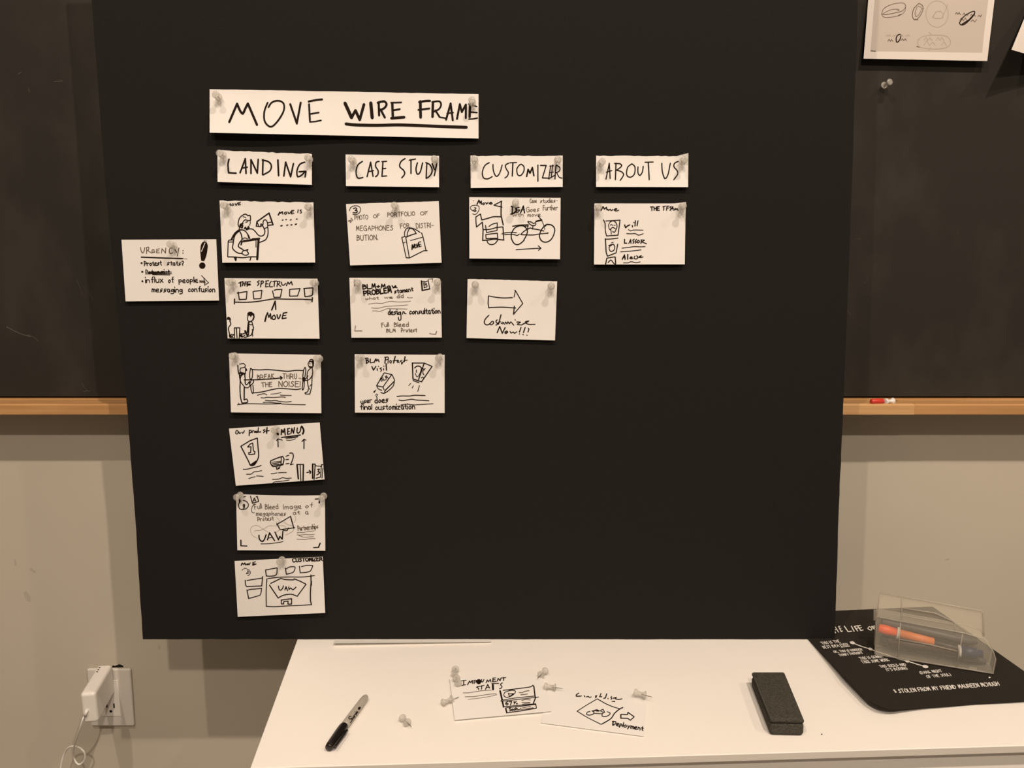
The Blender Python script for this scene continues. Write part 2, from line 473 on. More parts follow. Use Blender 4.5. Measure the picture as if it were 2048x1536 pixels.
# ------------------------------------------------------------------ the table (a white cabinet top)
FL = on_table(500, 1536.8); FR = on_table(2173, 1487.3)
LD = (on_table(595, 1278) - FL).normalized(); RD = (on_table(2056, 1402) - FR).normalized()
YBACK = 1.284
BL = FL + LD * ((YBACK - FL.y) / LD.y); BR = FR + RD * ((YBACK - FR.y) / RD.y)
TT = 0.0095
cabinet = empty('cabinet', Vector(((FL.x + FR.x) / 2, (FL.y + BL.y) / 2, 0)), 'low white laminate cabinet holding up the black board', 'cabinet')
quad = [FL, FR, BR, BL]
v, f = prism_data([p - NZ * TT for p in quad], quad)
v, f = bevelled(v, f, 0.0008, 2)
def face_n(q):
    a, b, c = Vector(v[q[0]]), Vector(v[q[1]]), Vector(v[q[2]]); return (b - a).cross(c - a).normalized()
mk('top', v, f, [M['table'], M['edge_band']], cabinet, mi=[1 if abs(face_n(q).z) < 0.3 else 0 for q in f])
def inset(q, front, side, back):
    ex = (q[1] - q[0]).normalized(); ey = Vector((-ex.y, ex.x, 0))
    return [q[0] + ex*side + ey*front, q[1] - ex*side + ey*front, q[2] - ex*side - ey*back, q[3] + ex*side - ey*back]
qb = inset(quad, 0.032, 0.012, 0.01)
v, f = prism_data([Vector((p.x, p.y, 0.0)) for p in qb], [Vector((p.x, p.y, ZT - TT - 0.0002)) for p in qb])
mk('carcass', v, f, M['table'], cabinet)
ex = (FR - FL).normalized(); ey = Vector((-ex.y, ex.x, 0)); Wd = (qb[1] - qb[0]).length
zt0 = ZT - TT - 0.006
for i, (za, zb) in enumerate(((zt0 - 0.20, zt0), (zt0 - 0.41, zt0 - 0.205), (0.06, zt0 - 0.415))):
    a = qb[0] + ex * 0.003; b = qb[1] - ex * 0.003
    base = [Vector((p.x, p.y, za)) for p in (a - ey*0.019, b - ey*0.019, b - ey*0.0004, a - ey*0.0004)]
    v, f = prism_data(base, [Vector((p.x, p.y, zb)) for p in base]); v, f = bevelled(v, f, 0.0012, 2)
    d = mk('drawer', v, f, M['table'], cabinet)

# sheet of paper lying half under the board
card('paper_sheet', 'blank white sheet lying on the cabinet, half under the black board', 'paper', (0, 0, 1.0),
     [(690, 1215), (962, 1215), (983, 1284), (667, 1287)], "", lambda x, y, h: on_table(x, y, h - 0.0005),
     lift=lambda s, t: 0.0002 + 0.0055 * max(0.0, (t - 0.90) / 0.10) ** 1.5 * (0.9 - 0.55 * s), paper='sheet', nu=20, nv=30)

# ------------------------------------------------------------------ the loose black board
rb = random.Random(3)
def ragged(pts, amp, n):
    out = []
    for a, b in zip(pts[:-1], pts[1:]):
        for k in range(n):
            t = k / n
            out.append((a[0] + (b[0]-a[0])*t + rb.uniform(-amp, amp), a[1] + (b[1]-a[1])*t + rb.uniform(-amp, amp)))
    return out
left = [(163, -240), (183, 0), (213, 400), (254.5, 820), (272, 1060), (285.5, 1278.5)]
right = [(1669.5, 1278.5), (1678, 1010), (1687, 805), (1700, 480), (1716, 0), (1723, -240)]
outl = ragged(left, 0.45, 10) + ragged([(285.5, 1278.5), (1669.5, 1278.5)], 0.6, 60) + ragged(right, 0.5, 10) + [(1723, -240)]
outl = [(272.5, 1062) if abs(y - 1060) < 2 and x < 400 else (x, y) for x, y in outl]
BTH = 0.005
lip0 = on_board(1000, 1278.5).z
front = [on_board(x, y) for x, y in outl]
v, f = prism_data([p - BN * BTH for p in front], front)
tag(mk('display_board', v, f, M['foam']), 'tall black foam board leaning upright with the rows of pinned cards', 'board')

# ------------------------------------------------------------------ push pins
PIN_PROF = [(0, 0.0046), (0.0003, 0.0054), (0.0013, 0.0054), (0.0018, 0.0046), (0.0026, 0.0034), (0.0060, 0.0028), (0.0105, 0.0031), (0.0122, 0.0042), (0.0132, 0.0050), (0.0146, 0.0050), (0.0153, 0.0044), (0.0155, 0.002)]
pin_proto = {}
def new_pin(loc, axis, label, group):
    root = empty('push_pin', loc, label, 'push pin', group)
    root.rotation_euler = Vector((0, 0, 1)).rotation_difference(Vector(axis).normalized()).to_euler()
    if not pin_proto:
        v, f = lathe_data(PIN_PROF, (0, 0, 0), (0, 0, 1), 24)
        h = mk('handle', v, f, M['pin_clear'], smooth=True, origin=(0, 0, 0))
        v, f = lathe_data([(-0.0105, 0.00005), (-0.0085, 0.0005), (0.006, 0.0005)], (0, 0, 0), (0, 0, 1), 10)
        n = mk('needle', v, f, M['steel'], smooth=True, origin=(0, 0, 0))
        pin_proto['h'], pin_proto['n'] = h, n
    else:
        h, n = pin_proto['h'].copy(), pin_proto['n'].copy()
        COL.objects.link(h); COL.objects.link(n)
    h.parent = root; n.parent = root
    h.location = (0, 0, 0); n.location = (0, 0, 0)
    return root
rp = random.Random(11)
STAND = 0.0085
def board_pin(px, py, label, tx=None, tz=None, group='push pins in the black board'):
    """px,py = where the middle of the pin head shows"""
    tx = rp.uniform(-0.10, 0.10) if tx is None else tx
    tz = rp.uniform(-0.05, 0.12) if tz is None else tz
    axis = (BN + Vector((tx, 0, tz))).normalized()
    head = on_board(px, py, STAND + 0.012)
    new_pin(head - axis * 0.012, axis, label, group)

# ------------------------------------------------------------------ cards on the board
def bottom_out(a, corner=0.0, pw=1.6):
    return lambda s, t: 0.0004 + a * t ** pw + corner * (s * t) ** 4
GC = 'index cards pinned to the black board'; GS = 'white heading strips pinned to the black board'
cA = (400, 160, 3.531); cB = (900, 280, 4.096)
card('title_strip', 'long white title strip reading MOVE WIRE FRAME above all the columns', 'paper strip', cA,
 [(68, 65), (1967, 100), (1967, 413), (68, 372)], """
k17l 207 296 262 168
k17s 262 168 282 215 302 238 318 205 338 166
k17l 338 166 402 316
k13s 478 160 455 220 455 285 480 322 510 328 555 282 592 215 590 165 560 147 525 150 500 165 484 192
k15l 637 170 684 308
k15l 684 306 711 160
k14l 770 170 776 285
k15s 768 152 810 143 862 137
k12l 778 240 838 230
k11l 775 296 815 293 855 285
k24l 1024 163 1070 265
k20l 1070 265 1098 215 1128 280 1158 172
k24l 1206 162 1216 266
k16l 1262 160 1265 250
k16s 1255 160 1300 150 1318 172 1300 200 1264 215
k16l 1275 208 1305 264
k18l 1358 168 1362 258
k12l 1350 160 1422 158
k14l 1358 215 1410 206
k20l 1352 270 1442 263
k20l 1556 152 1558 264
k16s 1548 156 1590 148 1624 147
k14l 1542 211 1620 201
k18l 1645 155 1642 260
k13s 1640 155 1690 150 1703 175 1688 205 1650 224
k14l 1662 214 1690 258
k11l 1690 262 1732 269
k15l 1738 280 1770 165 1785 284
k11l 1745 236 1788 230
k15l 1815 274 1835 170 1849 226 1878 173 1877 268
k18l 1907 177 1904 260
k10l 1896 169 1955 187
k10l 1910 226 1957 230
k10s 1899 276 1930 274 1962 268
k22s 1032 310 1100 317 1250 320 1400 317 1560 322 1700 328 1880 334
k10l 1025 306 1060 312
""", on_board, lift=lambda s, t: 0.0006 + 0.013 * t ** 1.5 * (1 - 0.65 * s) + 0.0015 * math.sin(s * 9) * t, group=None, nu=40, torn=0.3)
board_pin(432, 190, 'clear push pin at the left end of the long title strip', 0.05, 0.05)
board_pin(944, 201, 'clear push pin at the right end of the long title strip')
card('heading_strip', 'white heading strip lettered LANDING over the first column', 'paper strip', cA,
 [(123, 497), (790, 522), (790, 740), (124, 720)], """
k12s 205 560 198 590 200 640 203 655
k12l 203 655 255 658
k12l 283 655 320 555 325 660
k10l 300 622 335 615
k12l 360 660 360 562
k12l 360 562 405 658
k12l 405 655 411 560
k12l 445 562 442 668
k11s 440 565 480 575 503 600 495 640 445 670
k13l 550 565 555 675
k12l 592 678 605 580 640 683 660 590
k11s 740 580 705 595 685 640 690 683 720 670 742 645
k11l 700 648 748 644 742 684
""", on_board, lift=bottom_out(0.006), group=GS, torn=1.1)
board_pin(440, 307, 'clear push pin overhanging the left corner of the LANDING strip', 0.0, 0.05)
board_pin(616, 316, 'clear push pin at the right end of the LANDING strip')
card('heading_strip', 'white heading strip lettered CASE STUDY over the second column', 'paper strip', cA,
 [(1028, 526), (1688, 536), (1688, 757), (1031, 749)], """
k10s 1147 575 1115 600 1102 650 1115 692 1150 688
k10l 1180 682 1205 580 1222 680
k9l 1190 647 1225 640
k10s 1265 575 1245 580 1240 610 1258 640 1255 670 1240 682
k10l 1292 578 1285 680
k9l 1285 576 1318 574
k9l 1288 626 1312 624
k9l 1285 680 1318 677
k10s 1448 555 1420 575 1410 610 1440 640 1445 665 1425 690
k10l 1490 562 1490 660
k9l 1478 566 1522 558
k10s 1535 585 1525 630 1535 665 1555 650 1572 585
k10l 1602 588 1597 690
k10s 1595 583 1625 600 1640 640 1625 675 1598 695
k10l 1640 590 1655 632
k10l 1673 585 1655 675
""", on_board, lift=bottom_out(0.006), group=GS)
board_pin(703, 319, 'clear push pin at the left end of the CASE STUDY strip')
board_pin(869, 318, 'clear push pin at the right end of the CASE STUDY strip', 0.0)
card('heading_strip', 'white heading strip lettered CUSTOMIZER over the third column', 'paper strip', cB,
 [(168, 130), (923, 130), (923, 384), (170, 393)], """
k10s 322 185 285 210 265 265 275 310 310 318 345 300
k10s 352 200 355 250 375 295 395 290 415 250 427 205
k10s 480 190 455 205 460 235 478 265 470 295 450 310
k11l 515 190 510 295
k9l 490 186 545 184
k10s 575 200 548 235 555 285 580 290 605 255 605 215 582 198
k13l 628 298 640 240 655 272 675 225 687 292
k10l 720 205 720 338
k10l 742 208 788 208 757 310 802 312
k9l 825 210 808 320
k8l 815 215 850 211
k8l 815 268 848 262
k9l 808 318 860 288
k9l 840 205 830 300
k10l 868 205 860 320
k9s 868 205 900 225 895 255 866 268
k9s 875 270 895 305 918 312
""", on_board, lift=bottom_out(0.005), group=GS, torn=0.8)
board_pin(949, 318, 'clear push pin at the left end of the CUSTOMIZER strip')
board_pin(1116, 319, 'clear push pin at the right end of the CUSTOMIZER strip', 0.0, 0.0)
card('heading_strip', 'white heading strip lettered ABOUT US over the last column', 'paper strip', cB,
 [(1197, 130), (1953, 132), (1950, 386), (1197, 384)], """
k10l 1278 320 1305 190 1312 315
k9l 1280 264 1325 250
k11l 1360 190 1355 325
k10s 1348 192 1395 195 1405 215 1365 247
k10s 1365 247 1405 260 1422 285 1395 330
k10s 1490 195 1455 225 1448 285 1475 305 1510 280 1515 220 1490 195
k10s 1540 220 1540 270 1555 290 1575 265 1583 215
k11l 1625 185 1632 325
k9l 1598 182 1665 180
k10s 1735 190 1740 260 1760 315 1785 285 1805 190
k10s 1870 175 1840 190 1835 220 1860 250 1865 280 1833 325
""", on_board, lift=lambda s, t: 0.0006 + 0.006 * t ** 1.6 + 0.006 * max(0, s - 0.85) / 0.15 * max(0, 0.3 - t) / 0.3, group=GS, torn=0.8,
 rnd=lambda x, y, s, t: (x, y - 6.5 * max(0, (s - 0.86) / 0.14) ** 1.2 * max(0, 1 - t / 0.22)))
board_pin(1204, 324, 'clear push pin at the left end of the ABOUT US strip', 0.08, 0.08)
board_pin(1368, 320, 'clear push pin at the curled right corner of the ABOUT US strip', -0.02, 0.0)

C1 = (420, 390, 8.533); C2 = (430, 540, 8.904); C3 = (440, 695, 8.904); C4 = (440, 835, 8.904); C5 = (450, 975, 9.309); C6 = (450, 1105, 9.309)
card('index_card', 'index card with a man reaching up over a box, below the LANDING strip', 'card', C1,
 [(163, 97), (1765, 130), (1795, 1152), (210, 1155)], """
k18l 292 185 302 150 325 172 347 145 355 182
k15s 385 148 370 168 388 182 408 165 395 148
k16l 428 145 445 180 468 138
k16l 485 135 480 170
k14l 480 132 522 122
k14l 482 152 512 146
k14l 480 172 522 164
k24l 1165 340 1192 292
k20l 1192 292 1200 312 1235 285 1242 325
k18s 1288 290 1268 310 1285 328 1310 315 1298 290
k18s 1330 290 1345 318 1370 300 1374 285
k18l 1395 268 1388 320
k17l 1390 265 1432 262
k16l 1390 292 1422 288
k17l 1388 322 1432 314
k18l 1505 250 1498 300
k17s 1560 255 1535 262 1558 285 1558 302 1540 308
k18l 1232 430 1248 426
k18l 1290 422 1306 418
k18l 1370 426 1388 422
k20l 1472 412 1488 410
k22l 1208 527 1230 522
k20l 1308 518 1328 512
k20l 1380 511 1398 506
k22l 1454 502 1476 494
k19s 500 545 480 510 488 440 510 385 560 342 605 325 635 342 645 355 682 345 690 385 692 425
k14s 562 370 590 375 612 388
k17s 692 430 650 436 602 422 570 450 552 490
k26s 560 490 520 500 515 540 548 560
k22s 550 495 530 525 560 520 548 562
k16l 610 464 645 456
k14s 682 435 688 470 680 505 668 520
k26s 590 575 604 550 628 588 655 540 662 572 620 592
k18l 500 545 498 590
k18s 490 600 560 598 610 625 655 685 682 745
k15s 515 590 580 600 630 650 662 742
k30s 490 602 430 650 392 710 365 760
k20s 505 612 445 660 412 725 395 830 385 905 420 952 480 990 540 998
k20s 510 622 535 680 545 760 508 805 482 875 520 905 560 930 572 950
k18s 572 945 545 985 570 1018 615 1028 652 1012 655 988 630 962 648 928 605 945 582 945
k19s 655 580 722 580 772 622 822 682 870 702 920 680 936 630 930 580 900 530
k19s 985 545 992 620 985 690 952 760 900 788 845 808
k17l 920 582 972 552
k18s 862 520 872 490 902 512 908 450 932 422 962 432 980 475 985 545
k24l 800 455 1008 308
k26l 1008 308 1075 508
k20l 1075 508 995 517
k20l 800 455 788 530 862 540 890 520
k18l 800 455 830 522
k18l 995 472 1052 460
k18s 310 802 322 772 400 766
k16l 312 802 396 800
k18l 310 802 302 1050
k19s 302 1055 420 1058 560 1070 680 1055 792 1055
k28l 720 752 845 742
k18l 545 765 600 775 760 752
k24l 530 800 640 785 840 752
k16s 545 745 600 732 640 748
k38l 828 770 806 1095
k16l 785 778 785 890
k26l 540 810 530 850
k26l 418 1062 440 1118 448 1062
k20l 700 1060 682 1115
""", on_board, lift=bottom_out(0.008), group=GC, torn=0.9)
board_pin(448, 411, 'clear push pin at the left corner of the card with the reaching man', 0.02, 0.05)
board_pin(616, 414, 'clear push pin at the right corner of the card with the reaching man')
card('index_card', 'index card headed THE SPECTRUM with five small squares on a line', 'card', C2,
 [(168, 147), (1825, 155), (1862, 1222), (225, 1218)], """
k24l 455 215 457 292
k18l 420 234 492 206
k22l 502 212 490 280
k22l 540 210 530 280
k18l 495 248 542 240
k20l 578 212 572 290
k18l 560 215 632 208
k20l 560 250 625 250
k18l 575 272 632 264
k19s 790 190 755 212 785 240 758 275
k20l 826 205 810 302
k19s 815 200 855 195 862 222 822 252
k19l 912 200 900 303
k17l 900 197 955 190
k17l 900 246 948 245
k17l 900 303 952 292
k19s 1002 200 975 240 975 298 1022 295
k20l 1064 195 1052 292
k18l 1030 206 1102 195
k19l 1116 200 1104 295
k18s 1112 205 1155 205 1150 235 1116 252
k18l 1125 252 1172 292
k19s 1185 215 1192 262 1222 272 1262 238
k20l 1272 280 1300 215 1322 252 1360 205 1377 266
k19l 395 410 570 382 558 520 432 525 416 392
k19l 690 380 835 362 818 508 692 515 678 385
k19s 1055 360 1100 348 1192 345
k19l 1192 345 1165 485 1050 487 1025 372
k19l 1330 345 1515 330 1470 462 1330 466 1330 345
k20s 1580 330 1660 322 1745 318
k20l 1745 318 1738 440 1700 462 1602 474 1588 330
k20s 350 572 550 575 750 560 900 537 1050 515 1300 519 1540 520 1735 530
k24l 348 518 346 602
k24l 1736 492 1728 565
k28l 1010 710 1072 555
k24l 1072 555 1082 704
k30l 890 912 915 810
k22l 915 810 936 758 958 845 988 775 998 868
k22s 1055 802 1020 830 1025 875 1060 878 1078 845 1055 802
k23s 1105 798 1120 862 1145 850 1165 797
k23l 1218 770 1195 860
k22l 1215 768 1282 756
k20l 1205 815 1262 806
k22l 1195 866 1268 854
kf 575 835 575 770 600 745 650 742 700 780 708 840 682 908 662 880 682 830 662 800 640 845 620 815 600 812 585 855
k18s 582 840 580 890 610 917 650 908 680 880
k32l 598 935 580 1105
k17l 600 930 645 918
k18l 655 915 668 965
k17s 600 960 640 975 668 968
k20s 668 970 685 1030 670 1100 640 1165
k20l 605 990 598 1150
k17s 600 1150 570 1190 520 1200
k20s 490 1142 545 1118 572 1125
k36l 535 1085 578 1165
k18s 640 1160 672 1110 662 1060
k18s 662 1100 672 1180
k17s 640 1160 600 1180 545 1195
k19l 348 1210 345 1030 442 1030 432 1210
k20l 382 1040 392 1205
k16l 332 1150 285 1145 292 1205
k18s 330 1155 305 1190 325 1205
k16l 440 1130 488 1136
k42l 455 1165 478 1185
k20s 470 1150 495 1190 530 1160
kf 208 850 235 830 270 845 285 880 275 915 255 888 212 885
k20s 262 905 282 965 248 1010 240 1060 255 1120 262 1190
k34l 262 1160 270 1195
""", on_board, lift=bottom_out(0.006, 0.001), group=GC)
board_pin(459, 565, 'clear push pin at the left corner of the THE SPECTRUM card')
board_pin(627, 566, 'clear push pin at the right corner of the THE SPECTRUM card', 0.02, 0.0)
card('index_card', 'index card of two people carrying a banner that says BREAK THRU', 'card', C3,
 [(160, 105), (1795, 130), (1805, 1170), (195, 1155)], """
k20s 318 320 322 400 335 460
k16s 350 297 420 285 450 318 435 350 372 365
k17s 370 362 355 410 370 442
k17s 440 345 455 380 450 460
k18l 462 375 478 405 455 412
k34s 338 462 372 452 410 462 445 470
k21s 345 470 352 540 362 600 356 700 360 830 372 920 390 985
k20s 438 470 448 560 450 640 472 662 500 640 525 602
k17s 405 480 370 520 365 600 410 668 450 712 500 715 540 672
k16s 362 500 382 478 420 470
k24l 432 715 430 930
k19s 392 990 440 985 492 975 488 940 470 915 432 935
k18s 525 622 535 680 562 660 597 620 595 582 560 580 532 645
k18s 545 370 530 450 530 540 550 565 572 540 580 450 570 390 545 370
k18s 545 665 555 760 580 820 595 770 585 670
k20s 430 575 560 575 700 572 900 560 1100 540
k22l 1075 515 1108 540 1080 568
k18s 580 390 700 398 850 392 1000 405 1200 422 1350 407 1480 410
k18s 600 808 750 790 900 755 1050 728 1200 735 1350 748 1440 735
g15t 668 568 970 550 82|BREAK
g16t 1118 558 1365 555 90|THRU
g18l 1405 548 1411 546
g18l 1436 555 1442 553
g16t 742 705 925 695 78|THE
g17t 1048 695 1425 700 95|NOISE!
k18s 1600 225 1635 210 1665 240 1662 310 1645 362
k16s 1600 230 1568 290 1582 330 1600 350
k30l 1655 235 1658 325
k22s 1590 255 1640 245 1640 270
k18l 1596 284 1606 292
k32l 1590 345 1640 352
k17s 1610 372 1565 420 1550 490 1555 560
k18s 1640 372 1652 440 1640 520 1637 600 1632 700 1612 780 1600 830
k17s 1560 582 1600 560 1640 500
k16s 1520 552 1550 535 1565 500
k16s 1520 585 1560 580
k18s 1555 590 1570 690 1592 740
k18s 1572 740 1560 790 1520 800 1520 825 1600 830
k15l 1600 690 1622 660
k18s 1515 352 1490 400 1476 500 1476 540
k18s 1515 352 1528 400 1512 520
k62l 1492 552 1494 578
k18s 1478 590 1465 740 1480 750 1497 700 1502 600
k14s 665 850 760 825 800 825 835 842
k11s 900 830 990 822 1090 802
k14s 1072 846 1150 852 1270 855
k14s 730 890 780 900 830 886 960 888 1100 880 1165 885
k14s 805 940 900 950 980 945 1080 960 1180 970 1270 960
k14s 770 980 850 975 1000 988 1090 990
k15s 310 1018 500 1000 800 1005 1050 1002 1090 995
k14s 1100 1005 1300 1015 1520 1020
k14l 330 990 345 1012
""", on_board, lift=lambda s, t: 0.001 + 0.006 * t ** 1.5 + 0.002 * math.sin(math.pi * s) * (1 - t), group=GC)
board_pin(465, 712, 'clear push pin at the left corner of the banner card')
board_pin(634, 717, 'clear push pin at the right corner of the banner card')
card('index_card', 'tilted index card about a product menu with a large figure 1', 'card', C4,
 [(160, 197), (1775, 88), (1862, 1102), (282, 1215)], """
k18s 292 230 278 270 290 292 315 285 325 250 305 228
k17s 338 255 345 285 368 272
k18s 390 260 406 280 436 235
k20l 522 225 520 325
k18s 520 232 552 225 555 262 522 278
k17s 572 272 578 240 602 235
k17s 622 242 608 262 630 265 632 245
k18s 682 240 652 245 645 268 682 262
k18l 682 180 680 266
k16s 698 250 712 266 727 245
k18s 800 212 770 228 795 250 772 272
k24l 838 180 830 280
k18l 800 242 876 235
k24s 1045 185 1015 200 1008 225
k38l 1020 282 1034 298
k24l 1090 305 1098 215 1125 268 1150 200 1162 312
k22l 1208 205 1202 300
k20l 1200 200 1242 194
k18l 1202 250 1236 245
k20l 1202 300 1246 290
k22l 1265 280 1278 192 1310 280 1326 180
k22s 1378 185 1370 260 1400 277 1430 240 1442 170
k32s 1455 158 1485 205 1490 250 1472 292
k22l 1095 356 1250 335 1430 312
k13s 1150 350 1280 352 1390 338
k13s 1170 370 1280 365 1385 345
k12s 1180 402 1260 405 1342 378
k20l 372 512 530 415 665 365 680 560
k22s 680 560 687 690 652 785 600 850 540 850 520 802
k22l 520 802 372 512
k24l 540 848 645 775
k30l 570 830 620 800
k24l 590 845 630 815
k19l 490 525 538 472 582 455 597 600 622 606 615 652 515 660 510 625 545 625 552 520 490 525
k20l 1035 522 1030 380
k16l 1005 410 1030 380 1108 402
k20l 1495 555 1496 385
k18l 1460 428 1496 385 1528 402
k16s 415 920 480 920 600 890 690 870 735 850
k14s 470 1010 560 1005 600 970 680 960 742 945
k14s 510 1087 570 1068 625 1055
k14s 650 1040 700 1042 770 1048
k14s 910 1000 960 998 1015 985
k14s 1040 985 1100 980 1182 980
k14s 930 1102 1040 1098 1110 1072 1180 1082 1270 1078
k14s 945 1165 970 1148 1100 1135 1230 1112
k20s 905 770 1000 730 1115 690
k20l 1115 690 1142 740 1122 840 1080 852
k20s 905 770 900 812 940 872 1010 860 1112 830
k18l 1092 710 1086 830
k13l 920 798 1080 778
k15l 925 825 1078 800
k15l 935 850 1050 830
k20l 1000 870 1012 922 1060 902 1070 850
k16l 1030 870 1040 905
k18l 1175 690 1226 672
k18l 1175 750 1220 745
k18l 1175 825 1230 818
k20s 1240 635 1290 635 1307 690 1282 780 1255 842
k16l 1255 842 1306 830
k28l 1395 1092 1372 840
k18l 1372 837 1485 837
k26l 1485 837 1480 1128
k18l 1428 850 1440 1125
k17l 1545 980 1618 965
k20l 1590 940 1618 965 1602 1000
k28l 1650 1082 1650 830
k20l 1650 830 1696 832 1675 1102
k16s 1700 855 1740 865 1812 870
k20s 1738 925 1772 920 1745 965 1775 975 1760 1000 1725 1022
k17l 1806 850 1790 1060 1710 1082
k18l 1805 842 1842 838
k16l 1832 900 1816 1078
""", on_board, lift=lambda s, t: 0.0012 + 0.004 * t + 0.003 * abs(s - 0.45), group=GC)
board_pin(549, 860, 'clear push pin at the top middle of the tilted product menu card', 0.06, 0.1)
card('index_card', 'index card with a megaphone sketch and four corner marks, fifth in its column', 'card', C5,
 [(205, 120), (1860, 145), (1868, 1178), (230, 1168)], """
k17s 290 250 255 310 270 392 340 410 410 382 436 320 400 260 340 242
k15l 385 165 345 176
k28l 266 200 272 278
k18s 335 335 345 315 366 322 364 348 340 350
k20l 364 325 352 385
k16l 335 386 366 374
k18l 475 162 510 293
k18l 510 293 625 260 602 165 578 176
k17l 520 265 545 195 575 252
k13l 532 240 570 236
k11s 548 305 508 350 495 430 515 470 550 465
g14t 558 415 688 385 95|Full
g14t 752 408 988 395 92|Bleed
g14t 1092 405 1420 388 88|Image
g14t 1502 385 1640 365 85|of
g14t 582 522 1135 525 80|megaphones
g14t 1270 508 1395 498 78|at
g14t 1495 500 1550 500 80|a
g14t 612 628 905 610 78|Protest
p9s 960 560 1000 590 1012 630 990 660
k18l 960 692 1220 537
k22l 1220 537 1280 755
k18s 1300 748 1160 768 1020 785
k20l 1015 765 975 690
k14l 962 660 978 700
k17s 1060 780 1100 800 1160 800 1178 750
p8s 545 820 570 800 640 800 720 770 820 715 930 715 1090 710 1132 745
p8s 600 945 510 890 475 800 490 740 550 710 620 715 700 770 800 830
p8s 1090 625 1120 660 1180 695 1260 710
p8s 1300 530 1320 580 1290 652
p9s 1290 760 1250 820 1130 885
p8s 940 850 980 810 1020 782
k25s 632 890 640 960 690 1005 732 970 765 880
k24l 790 975 830 842 922 988
k16l 812 942 880 925
k24l 930 830 995 975 1020 910 1065 962 1078 815
k14s 670 1050 800 1048 900 1038 1080 1008
g15t 1362 805 1738 765 92|Partnerships
g11s 1340 845 1400 835 1440 842 1540 820 1660 808
g11s 1340 880 1410 886 1500 872 1560 880 1665 873
g11s 1372 890 1430 915 1500 926 1580 920 1650 914
g11s 1340 962 1480 970 1560 955 1680 950
k24l 296 980 296 1085
k20l 296 1085 410 1090
k20l 1680 215 1760 210
k26l 1764 212 1755 285
k26l 1770 1040 1740 1115
k20l 1740 1115 1650 1120
""", on_board, lift=lambda s, t: 0.0006 + 0.004 * t ** 1.4 + 0.0025 * math.sin(math.pi * s) ** 2 * (1 - t) ** 3, group=GC,
 rnd=lambda x, y, s, t: (x, y + 1.6 * math.sin(math.pi * s) * (1 - t) ** 4))
board_pin(474, 994, 'clear push pin overhanging the left corner of the megaphone sketch card', -0.1, 0.02)
board_pin(644, 996, 'clear push pin at the right corner of the megaphone sketch card', 0.02, 0.0)
card('index_card', 'index card with a boxed screen layout, bottom of the first column', 'card', C6,
 [(178, 158), (1820, 78), (1865, 1125), (237, 1198)], """
k22l 302 238 320 195 345 222 370 195 382 230
k20s 405 212 405 228 420 226 418 212
k19l 432 206 446 230 470 192
k20l 522 190 515 235
k17l 515 187 568 172
k17l 518 213 552 206
k18l 518 237 582 214
k21t 1262 178 1812 150 68|CUSTOMIZER
k11s 315 330 360 295 400 298 428 335 400 395
k12s 432 312 472 355 465 402 425 432
k12s 395 392 440 350 446 382 405 398
k18l 755 325 970 285
k18s 970 285 968 370 960 405 925 432 850 440 770 438
k20l 770 438 755 325
k18l 1125 290 1142 405
k18s 1142 405 1265 370 1300 310 1305 280 1290 265 1200 270 1130 312
k18l 1385 255 1400 378
k18s 1400 378 1550 362 1600 330 1635 245
k17s 1635 245 1540 238 1422 262
k19l 375 515 382 605 405 635
k20l 405 635 685 622 700 448
k18l 410 520 690 476
k20l 410 700 440 855
k18s 440 855 600 812 660 782 682 665
k18s 680 668 560 680 480 685 415 705
k19l 780 490 766 720 768 1005
k17s 770 1000 920 1008 1150 995 1400 985 1610 970
k22l 1600 420 1602 550 1590 760 1592 900 1610 972
k15l 1612 535 1612 612
k17s 800 484 1000 462 1200 456 1450 455 1665 430
k20l 850 575 1040 482
k19s 1040 482 1130 505 1280 510
k20l 1285 490 1390 530 1510 590
k20l 1510 590 1345 815
k20s 1345 815 1250 780 1170 780 1070 802 990 848
k22l 990 848 830 610
k20s 995 625 1010 690 1042 700 1075 662 1087 620
k19l 1115 700 1136 635 1166 712
k15l 1115 677 1156 670
k20s 1188 640 1192 690 1225 660 1262 695 1322 645
k20l 1050 955 1046 885 1240 860 1240 960 1170 962 1176 905 1096 912 1092 957 1050 957
""", on_board, lift=lambda s, t: 0.0012 + 0.0035 * t + 0.002 * s, group=GC)
board_pin(560, 1123, 'clear push pin at the top middle of the screen layout card', 0.02, 0.1)

